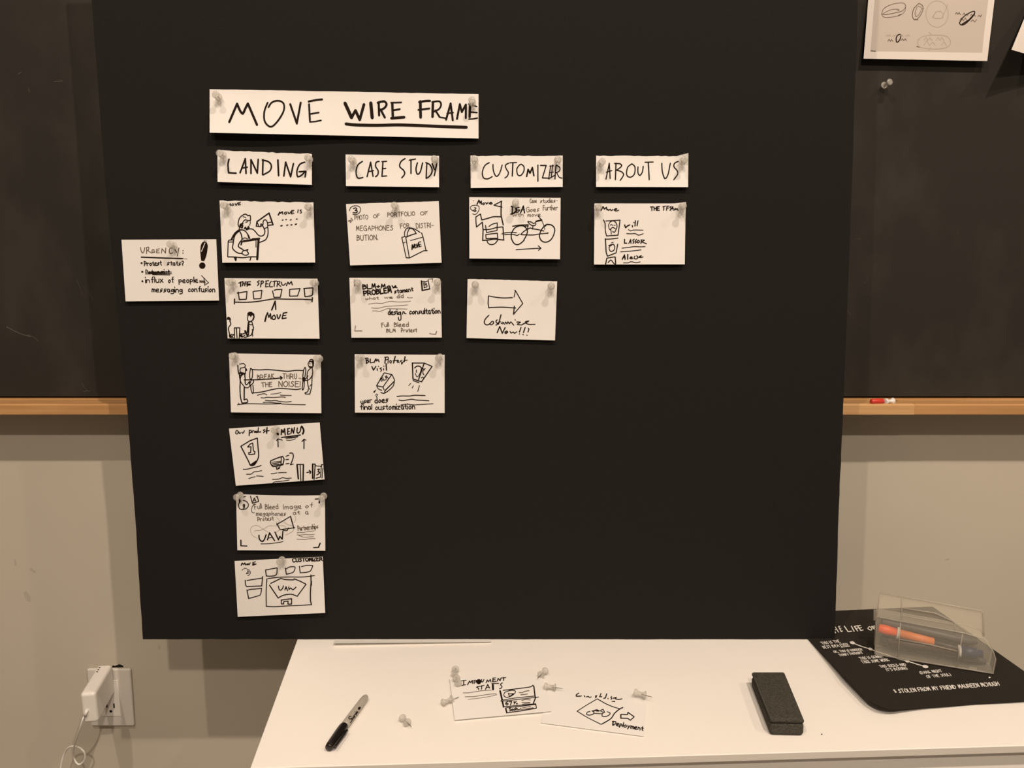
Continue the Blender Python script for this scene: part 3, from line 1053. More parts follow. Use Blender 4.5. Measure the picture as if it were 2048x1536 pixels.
CU = (230, 470, 9.309)
card('index_card', 'index card headed URGENCY with a big exclamation mark, out to the left', 'card', CU,
 [(120, 88), (1885, 80), (1937, 1220), (197, 1235)], """
g18s 475 230 485 290 512 335 540 300 555 235
g18l 590 232 588 345
g17s 580 235 628 226 625 270 597 290
g16s 610 290 655 320 690 335
g16s 732 278 700 270 685 300 700 325 735 322 737 300 708 298
g17l 780 262 770 330
g15l 772 264 830 256
g15l 772 297 818 292
g15l 770 332 830 330
g18l 865 335 876 255 940 335 946 240
g20s 1062 240 1020 250 1010 300 1025 345 1072 332
g19l 1115 270 1150 325
g19l 1190 240 1175 320 1160 392
k20l 1265 288 1266 292
k20l 1266 334 1267 338
k24s 490 412 700 420 900 428 1262 438
g10l 1255 438 1345 446
k15o 495 522 12 12
k15o 508 685 13 13
k22o 510 862 8 8
k18t 548 575 868 560 85|Protest
k17t 972 560 1275 568 82|stats?
k16t 575 728 1015 720 82|Potus riot
k16l 570 692 700 690 1050 690
k16l 575 722 800 718 1052 718
k16l 700 738 1020 742
k16l 620 706 900 706
k18t 568 890 892 880 105|influx
k18t 997 890 1095 880 98|of
k18t 1192 890 1540 880 100|people
k18t 688 1060 1250 1068 98|messaging
k18t 1358 1055 1858 1060 100|confusion
k14l 1575 852 1662 856
k14l 1575 876 1662 879
g20l 1580 864 1660 868
k14l 1612 755 1742 888 1668 935 1655 800
g16l 1672 850 1680 900
kf 1590 240 1600 180 1622 140 1660 118 1710 140 1730 200 1715 330 1690 420 1660 487 1605 480 1594 400 1588 320
w14l 1675 150 1640 235 1610 305
kc 1625 570 60
k12l 1665 95 1660 125
k12l 1695 100 1690 130
""", on_board, lift=lambda s, t: 0.001 + 0.004 * t ** 1.3, group=GC)
board_pin(341, 489, 'clear push pin at the top of the URGENCY card', 0.04, 0.12)

D1 = (680, 395, 9.309); D2 = (690, 545, 9.752); D3 = (690, 700, 9.309)
card('index_card', 'index card with a carry bag drawing, just below the CASE STUDY strip', 'card', D1,
 [(112, 120), (1838, 68), (1892, 1215), (188, 1265)], """
k14s 180 245 195 190 260 156 340 160 382 205 370 270 310 315 240 312
k20s 250 207 290 190 312 212 282 240
k20s 282 240 322 250 310 282 245 282
g13t 275 415 520 402 82|PHOTO
g13t 628 385 742 370 65|OF
g14t 890 358 1392 335 78|PORTFOLIO
g13t 1502 330 1635 320 65|OF
g12l 155 445 195 438 188 470 240 418 205 380 210 420 160 428
g14t 302 618 982 608 88|MEGAPHONES
g13t 1130 578 1298 558 85|FOR
g13t 1420 570 1742 555 88|DISTRI-
g15t 318 800 700 788 95|BUTION.
k18l 1225 745 1292 1125
k18l 1292 1125 1560 990 1625 988
k18l 1602 992 1548 745 1520 658
k14l 1312 800 1545 736
k18l 1150 740 1232 1120
k20l 1232 1120 1292 1124
k16l 1150 742 1215 725
k14l 1170 850 1215 832
k18s 1202 725 1205 640 1240 578 1310 565 1400 592 1492 650
k18s 1250 725 1256 660 1285 590 1305 575
k18s 1305 575 1350 582 1400 635 1416 668
k20l 1225 738 1330 695 1420 668
k24l 1340 968 1345 880 1365 940 1385 870 1395 940
k17s 1405 880 1395 920 1420 935 1430 890 1408 880
k17l 1430 860 1450 930 1458 840
k22l 1462 850 1482 918
k17l 1460 835 1505 822
k15l 1470 880 1505 870
k15l 1480 915 1515 905
""", on_board, lift=lambda s, t: 0.001 + 0.005 * t ** 1.3, group=GC, torn=0.3)
board_pin(789, 411, 'clear push pin at the top middle of the carry bag card', 0.0, 0.1)
card('index_card', 'index card headed PROBLEM statement with wavy lines, middle of the second column', 'card', D2,
 [(85, 103), (1868, 110), (1888, 1268), (125, 1272)], """
k24t 352 325 600 305 88|BLM
k24t 622 308 985 300 78|+Mov
k16s 960 290 1000 275 985 270 965 292 1020 298
k26t 372 452 905 388 92|PROBLEM
k19t 968 408 1330 360 80|stament
g13t 402 535 655 520 55|what
g12t 768 505 930 505 50|we
g14t 1015 500 1140 492 78|did
g12s 1215 480 1250 496 1315 488
g10s 455 617 600 595 720 600 880 562 1000 572 1150 572 1280 558
g11s 515 690 650 695 780 665 900 655 1050 645 1220 632
g11s 530 750 610 748 690 756 820 706 950 708 1215 712
k20t 842 825 1020 815 105|desi
k20s 1085 770 1045 780 1040 815 1075 810 1085 775 1092 850 1088 920 1050 928 1040 870
k20s 1125 812 1128 770 1150 765 1165 800 1190 800
k20t 1255 815 1858 798 105|consultation
g16t 720 1068 855 1052 80|Full
g16t 962 1060 1238 1052 85|Bleed
g16t 812 1165 985 1160 62|BLM
g16t 1098 1165 1400 1160 80|Protest
k30l 1492 165 1506 350
k24l 1506 350 1652 320
k18l 1652 320 1622 150
k18l 1485 182 1605 170
k18t 1545 300 1600 296 100|B
g16l 205 1040 190 1140 330 1138
g16s 1650 1188 1700 1202 1770 1205
g20l 1768 1205 1786 1150
g14l 1620 130 1715 122 1700 190
g18l 182 140 182 262
""", on_board, lift=lambda s, t: 0.001 + 0.004 * t ** 1.3, group=GC,
 rnd=lambda x, y, s, t: (x - 1.5 * max(0, s - .97) / .03 * max(0, 1 - t / .08), y + 1.2 * max(0, s - .96) / .04 * max(0, 1 - t / .1)))
board_pin(714, 565, 'clear push pin at the left corner of the PROBLEM statement card')
board_pin(874, 565, 'clear push pin at the right corner of the PROBLEM statement card')
card('index_card', 'index card with two lantern sketches, bottom of the second column', 'card', D3,
 [(180, 78), (1855, 90), (1855, 1172), (185, 1165)], """
k22l 392 165 402 248
k20s 375 155 425 150 428 178 395 200
k20s 395 200 445 205 430 232 395 250
k22l 470 165 470 235
k18l 470 237 525 228
k22l 540 235 575 165 585 205 615 175 635 218
k22l 755 135 742 245
k18s 738 135 800 132 808 165 750 190
k18l 805 185 800 245
k17s 845 190 830 220 855 245 865 205 840 195
k24l 935 120 905 240
k18l 895 200 990 190
k17s 960 200 1000 205 970 225 1010 235
k18s 1060 190 1030 210 1060 230 1050 260
k24l 1118 125 1105 215
k17s 1060 260 1100 200 1160 188
k22l 500 305 530 375 575 305
k20l 598 345 602 380
k20l 622 302 626 306
k18s 680 330 650 345 685 370 660 400
k18l 718 345 722 375
k20l 722 300 726 304
k24l 765 255 772 375
k18l 735 425 875 458 925 560
k20l 725 432 588 665
k18l 588 665 706 688 866 462
k18l 706 688 728 740
k18s 920 572 890 680 745 800 668 790
k22l 742 800 745 755 910 590
k17s 595 680 620 722 685 752
k14t 680 585 805 530 65|BLM
k24l 1255 240 1265 538
k22l 1265 538 1425 592 1622 305
k18l 1622 305 1475 242 1255 242
k22l 1475 245 1370 550
k22s 1298 332 1340 300 1395 305 1430 345
k13s 1310 430 1330 490 1360 492 1400 420 1420 345
k16s 1330 370 1325 400 1338 415
k18s 1492 345 1455 380 1450 430 1468 460
k16l 1455 345 1475 375
k17s 1420 520 1450 503 1466 530
k18s 1268 565 1310 585 1375 606
k14l 1225 620 1190 660
k15l 1272 665 1250 706
k16l 1386 662 1355 768
k15l 575 745 532 782
k14l 562 768 540 792
k13l 590 815 568 845
k15l 612 825 582 870
k18s 968 866 1060 855 1200 856 1300 842 1490 848
k17s 1003 930 1080 942 1240 915 1320 930 1450 938 1562 945
k15s 1040 1025 1150 1008 1280 1022 1400 1015 1640 1000
k17t 302 1000 505 970 85|user
k19t 558 990 805 972 105|does
k18t 282 1112 500 1105 95|final
k18t 562 1115 1300 1098 105|customization
""", on_board, lift=lambda s, t: 0.001 + 0.0045 * t ** 1.3, group=GC)
board_pin(718, 716, 'clear push pin at the left corner of the two lantern card')
board_pin(877, 716, 'clear push pin at the right corner of the two lantern card')

E1 = (920, 385, 9.309); E2 = (920, 545, 9.752); G1 = (1170, 395, 9.309)
card('index_card', 'index card with a tricycle towing a flagged trailer, below the CUSTOMIZER strip', 'card', E1,
 [(172, 88), (1873, 100), (1862, 1242), (175, 1228)], """
k24l 318 218 352 142 372 195 395 160 400 218
k18s 445 190 420 210 438 228 455 210 445 190
k18l 478 185 495 215 525 182
k17s 540 205 590 190 570 180 548 205 575 220 602 202
k20l 775 160 632 235 782 272
k24l 770 165 765 300 765 430 805 602
k13s 250 345 200 310 202 262 260 235 340 248 358 300 330 370 280 410 235 395
k16s 268 280 300 290 275 320 302 340 270 352 258 320
k12l 230 332 262 345
k24l 975 255 970 400
k28s 955 258 1010 266 1052 305 1040 350 1000 385 950 402
k20s 1105 275 1040 290 1052 330 1110 322 1080 365 1030 360
k24l 1128 380 1180 250 1202 380
k18l 1140 325 1200 318
g14t 1305 190 1425 188 70|Case
g14t 1495 190 1775 185 72|studies
g14t 1238 360 1475 355 85|Goes
g14t 1548 330 1820 325 90|Further
g12t 985 445 1180 440 65|with
g13t 1262 448 1498 440 68|move
g18l 1804 150 1808 153
g14l 245 153 256 154
k20l 405 512 380 400 295 455
k20l 295 455 298 560 308 642
k20l 308 642 415 552
k22l 415 552 430 700 422 890
k22s 422 892 520 885 650 868 815 885
k22l 815 885 800 640
k22s 415 508 520 480 620 452 760 452
k19s 430 690 550 685 680 652 800 640
k19l 475 612 495 745
k18l 495 745 690 706 694 566
k18s 538 632 600 590 694 566
k19l 480 782 695 756 702 850 485 858 480 782
k20s 505 905 530 950 590 970 650 950 700 892
k17s 778 772 830 752 950 742 1050 748
k18s 830 785 950 778 1020 786 1062 800 1105 775
k22s 1100 622 1020 660 960 760 960 860 1010 950 1080 970 1150 930 1195 885
k22s 1190 880 1235 800 1255 720 1220 650 1160 618 1080 625
k22s 1690 598 1600 602 1520 690 1480 800 1510 890 1590 925 1680 890 1740 800 1765 690 1730 622 1680 596
k22s 1590 625 1620 590 1660 600
k22l 980 628 1100 608 1270 600
k20l 1270 600 1256 690
k16l 1205 625 1255 625
k20s 1130 782 1200 715 1310 658
k20s 1310 658 1360 675 1450 690 1560 716
k18s 1150 785 1350 790 1480 772 1635 755
k24l 1625 758 1640 752
k18s 1265 540 1330 550 1368 578 1405 560 1412 598 1362 620 1300 590 1262 542
k18l 1360 612 1352 682
k18l 1450 432 1520 512
k30l 1415 538 1520 512
k14l 1520 515 1556 600 1580 690
k17s 1045 1065 1250 1050 1500 1036
k17l 1455 990 1508 1036 1460 1078
""", on_board, lift=lambda s, t: 0.001 + 0.007 * t ** 1.3, group=GC)
board_pin(1031, 405, 'clear push pin at the top middle of the tricycle card', 0.0, 0.1)
card('index_card', 'index card with a wide outlined arrow, lowest in the third column', 'card', E2,
 [(148, 125), (1895, 172), (1853, 1325), (127, 1278)], """
k20s 555 456 700 482 850 496 1022 490
k22l 556 458 548 600 562 690
k20s 560 684 700 678 850 676 1088 692
k18l 1055 478 1080 352
k20l 1070 345 1085 360 1225 605 1045 815
k22l 1045 815 1060 655
k22s 562 835 500 900 472 970 500 1015 550 1018 598 985
k20s 620 955 585 1000 610 1020 652 992 650 955 622 955
k22s 725 925 700 950 718 985 735 1005 700 1025
k24l 800 825 752 1005
k18l 735 985 790 960
k19s 800 985 835 1002 852 978 822 968
k20s 870 1010 890 965 915 1002 935 960 965 1000 990 962 1030 1005 1050 1025
k20l 1075 922 1080 928
k19s 1105 965 1180 970 1115 1010 1200 1020 1250 1000
k20s 1225 1005 1290 975 1342 945 1275 962 1295 995 1360 1012 1465 1010
k23l 725 1172 775 1052 825 1186 880 1075
k20s 912 1140 875 1162 890 1190 932 1165 910 1140
k18l 895 1160 905 1170
k19s 975 1148 1000 1182 1040 1158 1060 1186 1108 1155
k23l 1190 1070 1160 1160
k22l 1160 1196 1163 1200
k23l 1270 1075 1238 1170
k22l 1228 1210 1234 1214
k20s 1330 1085 1345 1110 1325 1162
k20l 1304 1220 1310 1224
""", on_board, lift=lambda s, t: 0.001 + 0.004 * t ** 1.3, group=GC, torn=0.3)
board_pin(950, 569, 'clear push pin at the left corner of the outlined arrow card', 0.0, 0.05)
board_pin(1103, 572, 'clear push pin at the right corner of the outlined arrow card', 0.0, 0.05)
card('index_card', 'index card headed THE TEAM with framed faces, below the ABOUT US strip', 'card', G1,
 [(175, 110), (1875, 112), (1857, 1245), (168, 1248)], """
k23l 300 240 335 170 362 215 400 182 408 228
k19s 425 220 440 242 458 220
k19l 470 218 490 245 522 222
k18s 540 235 595 215 570 205 545 232 580 252 630 235
k20t 1220 245 1390 238 68|THE
k20l 1470 165 1465 238
k18l 1450 172 1500 160
k20l 1530 160 1518 238
k18l 1520 165 1565 160
k17l 1515 200 1560 195
k18s 1610 165 1580 180 1605 205 1580 235
k20l 1590 238 1635 165 1640 235
k16l 1600 210 1650 205
k20l 1660 235 1680 200 1690 225 1712 205 1732 238
k19s 345 418 375 490 380 620 402 715
k20l 402 715 615 700 652 422
k18s 652 420 500 430 390 436
k16s 470 452 440 510 450 580 470 602
k18s 470 455 520 432 570 460 597 530 580 592 545 650 515 628
k14s 470 520 490 500 520 522
k15l 545 513 562 520
k17s 470 602 490 572 520 556 565 580
k16l 482 592 490 680
k24s 740 510 755 560 790 530 832 510
k22l 880 520 886 548
k19l 908 463 914 468
k22l 940 432 930 530
k22l 987 435 970 525
k15s 810 595 850 622 900 605 1080 608
k16s 775 670 850 676 930 670 1000 700 1085 672
k22s 380 768 388 900 395 1020 420 1092
k18s 380 776 500 770 615 755
k20l 420 1092 580 1030 608 870
k18s 490 872 450 930 465 992 500 1002 545 972 552 902 520 868 485 895
k18l 442 895 492 875
k15s 495 845 510 838 525 838
k22l 738 778 735 850 778 850
k19l 815 855 850 780 857 855
k15l 825 832 862 825
k20s 915 775 890 800 912 830 893 852
k20s 965 780 930 810 955 828 935 852
k20s 995 795 970 820 985 845 1015 825 1000 795
k22l 1055 790 1040 855
k18s 1040 790 1108 795 1062 826 1145 858
k16s 690 942 800 930 920 915 1050 918 1120 912
k16s 665 1010 800 1002 900 992 1042 974
k24l 695 1150 735 1068 747 1150
k18l 702 1118 752 1110
k24l 796 1060 795 1150
k19s 832 1130 880 1112 852 1105 845 1140 890 1135
k19s 930 1092 912 1130 960 1145 985 1105 960 1085
k19s 1000 1120 1050 1085 1015 1095 1030 1118 1080 1106
k22l 385 1238 406 1130
k19l 406 1130 500 1112 562 1105
k22l 562 1105 572 1240
k19s 430 1212 480 1162 515 1200 555 1245
k15s 715 1216 800 1215 860 1195 950 1212 1027 1198
""", on_board, lift=lambda s, t: 0.0008 + 0.006 * t ** 1.3 + 0.005 * max(0, s - 0.85) / 0.15 * max(0, 0.3 - t) / 0.3, group=GC,
 rnd=lambda x, y, s, t: (x + 0.6 * max(0, s - .9) / .1 * max(0, 1 - t / .2), y - 3.0 * max(0, (s - 0.86) / 0.14) ** 1.2 * max(0, 1 - t / 0.2)))
board_pin(1197, 414, 'clear push pin at the left corner of the THE TEAM card', 0.0, 0.0)
board_pin(1366, 412, 'clear push pin overhanging the right corner of the THE TEAM card', -0.06, 0.0)

# ------------------------------------------------------------------ prints on the chalkboard, top right
PR = (1700, 0, 5.885)
card('printed_photo', 'print of ring sketches with a white border, top right on the chalkboard', 'print', PR,
 [(238, -300), (1737, -300), (1615, 718), (160, 690)], """
bf 322 -280 1640 -280 1628 0 1575 420 1556 620 242 602 290 0
g8s 372 170 400 100 500 50 620 35 655 75 610 130 500 158 410 172 375 165
g7s 375 170 390 195 450 205 580 182 640 140 655 85
g7s 390 160 480 115 570 108 575 128 555 120
g10s 570 178 600 170
g10s 810 40 750 105 735 190 765 235 815 200 858 120 852 65 810 40
g7s 790 80 765 160 785 195 830 140 838 90 800 70
g16l 855 102 860 106
g12l 765 225 800 235
p8o 1025 165 132 155
p8s 975 205 1020 140 1085 150 1090 210 1000 215 975 200
p9l 970 205 1010 140 1070 130
p8s 1085 200 1120 130 1150 50
k12s 1290 265 1340 195 1430 140 1470 140 1440 200 1350 285 1300 290 1290 265
k16l 1320 285 1400 235 1465 165
g9z 1240 165 1550 200 26
g8z 1290 240 1490 262 40
k13s 545 490 545 440 575 405 598 412 590 460 560 497 545 490
p8z 428 428 705 428 22
g9z 445 485 535 488 24
g9z 600 480 682 478 26
p8s 800 470 870 425 1000 412 1130 425 1182 480 1160 545 1050 575 900 570 810 545 795 490 815 462
p7z 870 530 1140 540 55
p8z 870 470 1130 480 40
g10l 785 548 815 555
p8l 930 380 960 410
p8l 955 560 925 595
g12s 245 598 270 600 300 604
""", on_slate, lift=lambda s, t: 0.0004 + 0.013 * t, paper='photo_paper')
card('paper_sheet', 'plain white sheet with a curled corner at the right edge, beside the ring print', 'paper', PR,
 [(2255, -280), (3200, -100), (3000, 900), (1900, 585)], "", on_slate,
 lift=lambda s, t: 0.0006 + 0.055 * max(0.0, t * (1 - s * 0.9)) ** 1.6, nu=16, nv=16, paper='photo_paper')
axis = Vector((0.20, -1, 0.17)).normalized()
hd = on_slate(1776, 166, 0.017)
new_pin(hd - axis * 0.010, axis, 'clear push pin alone on the chalkboard, under the ring print', 'push pins in the chalkboard')

# ------------------------------------------------------------------ things on the chalk tray
def tray_pt(px, py, h=0.0): return on_plane(px, py, Vector((0, 0, TZ_TOP - 0.001 + h)), NZ)
a = tray_pt(1742, 803, 0.0045); b = tray_pt(1766, 802, 0.0045)
L = (b - a).length
v, f = lathe_data([(0, 0.0032), (0.0008, 0.0042), (L * .5, 0.0044), (L - 0.001, 0.0043), (L, 0.0035)], a, b - a, 18)
tag(mk('chalk_stub', v, f, M['red'], smooth=True), 'short red stub lying on the oak chalk tray', 'chalk')
pa = tray_pt(1771, 803, 0.0042); pb = tray_pt(1786, 802, 0.0042)
pin = new_pin(pb, (pa - pb), 'pale push pin lying on the oak chalk tray beside the red stub', None)
for ch in pin.children:
    if ch.name.startswith('handle'):
        ch.data = ch.data.copy(); ch.data.materials.clear(); ch.data.materials.append(M['white_plastic'])

# ------------------------------------------------------------------ wall outlet and power adapter
op = [on_wall(176.6, 1336), on_wall(262.8, 1333.5), on_wall(271.8, 1448.6)]
ox0, ox1 = op[0].x, (op[1].x + op[2].x) / 2
oz1, oz0 = (op[0].z + op[1].z) / 2, op[2].z
outlet = empty('wall_outlet', ((ox0 + ox1) / 2, YW, oz0), 'white power outlet on the wall at lower left', 'outlet')
v, f = box_data(ox0, ox1, YW - 0.0065, YW - 0.0002, oz0, oz1); v, f = bevelled(v, f, 0.0028, 3)
mk('cover_plate', v, f, M['plate'], outlet)
cx = (ox0 + ox1) / 2; cz = (oz0 + oz1) / 2
v, f = box_data(cx - 0.0168, cx + 0.0168, YW - 0.0078, YW - 0.0066, cz - 0.034, cz + 0.034); v, f = bevelled(v, f, 0.0005, 2)
insert = mk('socket_insert', v, f, M['white_plastic'], outlet)
for dz in (0.017, -0.017):
    for dx, hh in ((-0.0065, 0.0035), (0.0065, 0.0043)):
        v, f = box_data(cx + dx - 0.0011, cx + dx + 0.0011, YW - 0.0082, YW - 0.0079, cz + dz - hh + 0.003, cz + dz + hh + 0.003)
        mk('slot', v, f, M['dark'], insert)
    v, f = lathe_data([(0, 0.0024), (0.0003, 0.0024)], (cx, YW - 0.0079, cz + dz - 0.0075), (0, -1, 0), 14)
    mk('ground_hole', v, f, M['dark'], insert)
gap = [on_wall(x, y, 0.0004) for x, y in ((224, 1333), (226, 1330.5), (229, 1332), (235, 1330), (238, 1328.5), (243, 1330), (247, 1332.5), (246, 1334.5), (224, 1335))]
v, f = prism_data([p + Vector((0, 0.0003, 0)) for p in gap], gap)
mk('wall_gap', v, f, M['dark'], outlet)

yA, yB = YW - 0.098, YW - 0.0095
zt_, zb_ = on_plane(189, 1387, Vector((0, yA, 0)), NY).z, on_plane(205, 1449, Vector((0, yA, 0)), NY).z
xa, xb = on_plane(160, 1388, Vector((0, yA, 0)), NY).x, on_plane(189.5, 1387, Vector((0, yA, 0)), NY).x
adapter = empty('power_adapter', ((xa + xb) / 2, yB, zb_), 'white block power adapter plugged into the wall outlet', 'power adapter')
piv = Vector(((xa + xb) / 2, yA, zt_)); YAW = Matrix.Rotation(math.radians(9), 3, 'Z') @ Matrix.Rotation(math.radians(4), 3, 'X')
def turn(vs): return [piv + YAW @ (Vector(q) - piv) for q in vs]
v, f = box_data(xa, xb, yA, yB, zb_, zt_); v, f = bevelled(v, f, 0.0055, 5); v = turn(v)
body = mk('body', v, f, M['white_plastic'], adapter)
v, f = box_data((xa+xb)/2 - 0.0085, (xa+xb)/2 + 0.0085, yB, YW - 0.0083, zt_ - 0.040, zt_ - 0.012); v = turn(v)
mk('plug', v, f, M['white_plastic'], adapter)
for k in range(3):
    q = turn([(xa + 0.0065, yB - 0.010 - 0.0065 * k, zt_)])[0]
    v, f = lathe_data([(0, 0.0015), (0.0003, 0.0015)], q + NZ * 0.0001, NZ, 12)
    mk('dot', v, f, M['dark'], body)
cp = [(171, 1427, .092), (166, 1437, .100), (160, 1456, .098), (153, 1478, .085), (149, 1491, .07), (147, 1502, .058), (148, 1516, .05), (153, 1526, .05), (159, 1529, .05),
      (166, 1524, .05), (170, 1514, .052), (168, 1504, .054), (161, 1497, .056), (152, 1493, .062), (143, 1493, .06), (135, 1497, .055), (129, 1507, .05), (124, 1521, .05), (121, 1540, .05), (119, 1575, .05)]
pts = catmull([tuple(on_wall(x, y, d)) for x, y, d in cp], 0.003)
v, f = tube_data(pts, 0.0016, 10)
mk('cable', v, f, M['white_plastic'], adapter, smooth=True)
g0, g1 = on_plane(172, 1425, Vector((0, yA - 0.001, 0)), NY), on_wall(170, 1432, .0985)
v, f = tube_data([g0 + Vector((0.001, 0.0022, 0.003)), g0, g1], 0.0026, 12)
mk('strain_relief', v, f, M['white_plastic'], adapter, smooth=True)

# ------------------------------------------------------------------ things on the cabinet top
def z_over(px, py, p):                      # height at which the ray meets the vertical plane through p facing us
    return on_plane(px, py, p, NY).z
# felt eraser
e0, e1 = on_table(1541.5, 1472), on_table(1604, 1474)
HH = z_over(1541.5, 1438.5, e0) - ZT
tl, tr, br, bl = [on_table(x, y, HH) for x, y in ((1503, 1343), (1569, 1343), (1609.5, 1440), (1541, 1438.5))]
cor = [Vector((p.x, p.y, 0)) for p in (bl, br, tr, tl)]
er = empty('board_eraser', Vector((sum((c.x for c in cor)) / 4, sum((c.y for c in cor)) / 4, ZT)), 'charcoal felt chalkboard eraser on the cabinet near the black poster', 'eraser')
def round_block(cs, z0, z1, w, seg=4):
    v, f = prism_data([c + NZ * z0 for c in cs], [c + NZ * z1 for c in cs]); return bevelled(v, f, w, seg)
v, f = round_block(cor, ZT + 0.0003, ZT + HH * 0.74, 0.0045); mk('felt_base', v, f, M['felt'], er, smooth=True)
cen = sum(cor, Vector()) / 4
v, f = round_block([cen + (c - cen) * 1.0 for c in cor], ZT + HH * 0.745, ZT + HH, 0.003); mk('felt_cover', v, f, M['felt'], er, smooth=True)
we = [cen + (c - cen) * 0.955 + NZ * (ZT + HH - 0.0009) for c in (cor[3], cor[0], cor[1])]
v, f = tube_data(resample([tuple(p) for p in (we[0] * .9 + we[1] * .1, we[1], we[2] * .88 + we[1] * .12)], 0.004), 0.0009, 8)
mk('worn_edge', v, f, M['felt_worn'], er, smooth=True)

# marker pen
R = 0.0055
m0, m1 = on_table(656.5, 1496, R), on_table(733, 1392, R)
ax = (m1 - m0).normalized(); ML = (m1 - m0).length; sd = Vector((ax.y, -ax.x, 0))
mkr = empty('marker_pen', (m0 + m1) / 2 - NZ * R, 'grey felt-tip marker with a black cap on the cabinet top', 'marker')
CL = ML * 0.40
v, f = lathe_data([(0, 0.0034), (0.0008, 0.0043), (0.006, 0.0050), (CL * .6, 0.0058), (CL - 0.006, 0.0060), (CL - 0.002, 0.0056), (CL, 0.0048)], m0, ax, 24)
capo = mk('cap', v, f, M['black_plastic'], mkr, smooth=True)
cb0 = m0 + sd * 0.0078 + NZ * 0.0012
v, f = tube_data([cb0 + ax * t for t in (0.001, 0.003, 0.02, CL * .6, CL * .78)], 0.0016, 8)
mk('clip', v, f, M['black_plastic'], capo, smooth=True)
v, f = lathe_data([(CL - 0.001, 0.0050), (CL + 0.004, 0.0053), (ML * .75, 0.0050), (ML - 0.012, 0.0048), (ML - 0.005, 0.0043), (ML - 0.0015, 0.0030), (ML, 0.0012)], m0, ax, 24)
barrel = mk('barrel', v, f, M['barrel'], mkr, smooth=True)
ink = draw("""
k13s 808 572 780 572 768 598 785 615 812 612 822 635 795 672
k10t 838 622 918 505 44|harpie
k12o 930 445 10 14
k14l 920 460 945 425
k13l 935 465 955 435
""", (600, 1360, 7.877), ['k'])
V = []
for x, y in ink.v:                         # lay the lettering on the curved side that faces us
    d = ray(x, y); o_ = CAM - m0; r = 0.0055
    dp, op_ = d - ax * d.dot(ax), o_ - ax * o_.dot(ax)
    qa, qb_, qc = dp.dot(dp), 2 * dp.dot(op_), op_.dot(op_) - r * r
    t = (-qb_ - math.sqrt(max(0.0, qb_ * qb_ - 4 * qa * qc))) / (2 * qa)
    V.append(CAM + d * t)
mk('lettering', V, ink.f, M['k'], barrel)

# loose cards on the cabinet
T1 = (880, 1320, 8.904); T2 = (1080, 1360, 8.904)
card('index_card', 'loose card headed STATS lying on the cabinet, left of the other loose card', 'card', T1,
 [(175, 318), (1800, 232), (1985, 915), (262, 1070)], """
k18l 422 365 422 445
k15l 380 372 466 360
k15l 388 452 456 440
k19l 490 440 526 375 541 402 577 365 577 415
k18l 607 370 607 420
k17s 600 365 642 360 642 385 612 397
kc 690 385 46
k17s 742 345 736 382 760 390 782 348
k18l 820 405 842 355 862 387 897 345 908 390
k22l 946 322 940 390
k15l 940 322 992 318
k14l 940 356 986 350
k16l 940 390 1002 380
k18l 1020 375 1036 325 1070 370 1086 320
k18l 1136 310 1132 366
k15l 1095 321 1172 312
k17s 690 470 650 485 690 505 685 528
k17l 745 455 740 520
k15l 700 472 787 450
k18l 810 522 850 435 882 500
k14l 820 490 882 484
k36l 940 440 945 522
k15l 920 421 1046 415
k17s 1112 405 1075 435 1105 470 1090 500 1060 510
g11s 410 585 500 585 620 565 760 545 915 535
g11s 445 655 600 650 740 630 880 608 1000 600
g9s 500 700 680 680 850 655 1015 615
k30l 1070 550 1086 620 1106 705
k16s 1125 540 1300 520 1500 495 1620 475 1652 450
k22l 1652 450 1672 472 1692 640
k14l 1086 720 1300 680 1690 640
k14l 1086 737 1300 712 1752 660
k28l 1112 740 1132 835
k15l 1132 832 1400 808 1702 778
k22l 1692 640 1702 670 1665 765
k26l 1170 862 1190 940
k17l 1190 940 1450 905 1716 858 1706 785
k14l 1180 850 1450 822 1700 790
k15s 1215 555 1150 580 1140 640 1190 665 1270 640 1342 580 1330 545 1260 540 1200 560
k16l 1216 590 1236 652 1312 600 1220 602
g15l 1410 580 1470 580 1500 558 1586 545
g15l 1436 620 1562 604
g14s 1455 720 1520 705 1612 712
g14l 1460 756 1602 756
g12l 1470 786 1602 766
g15s 1472 852 1540 838 1612 828
g16l 1442 885 1662 850
k18s 1205 738 1172 765 1178 798 1205 795 1212 775 1185 775
k18l 1225 745 1278 738 1255 800
k16l 1318 785 1362 732
k14o 1322 748 8 8
k14o 1370 778 9 8
k17t 1235 912 1385 890 58|Sooh
k14s 1390 885 1420 880 1445 855
""", lambda x, y, h: on_table(x, y, h + 0.0008), lift=lambda s, t: 0.0006 + 0.0008 * t ** 3 * s + 0.0025 * (1 - s) ** 6 * (1 - abs(t - .3)), group='loose cards on the cabinet', paper='sheet')
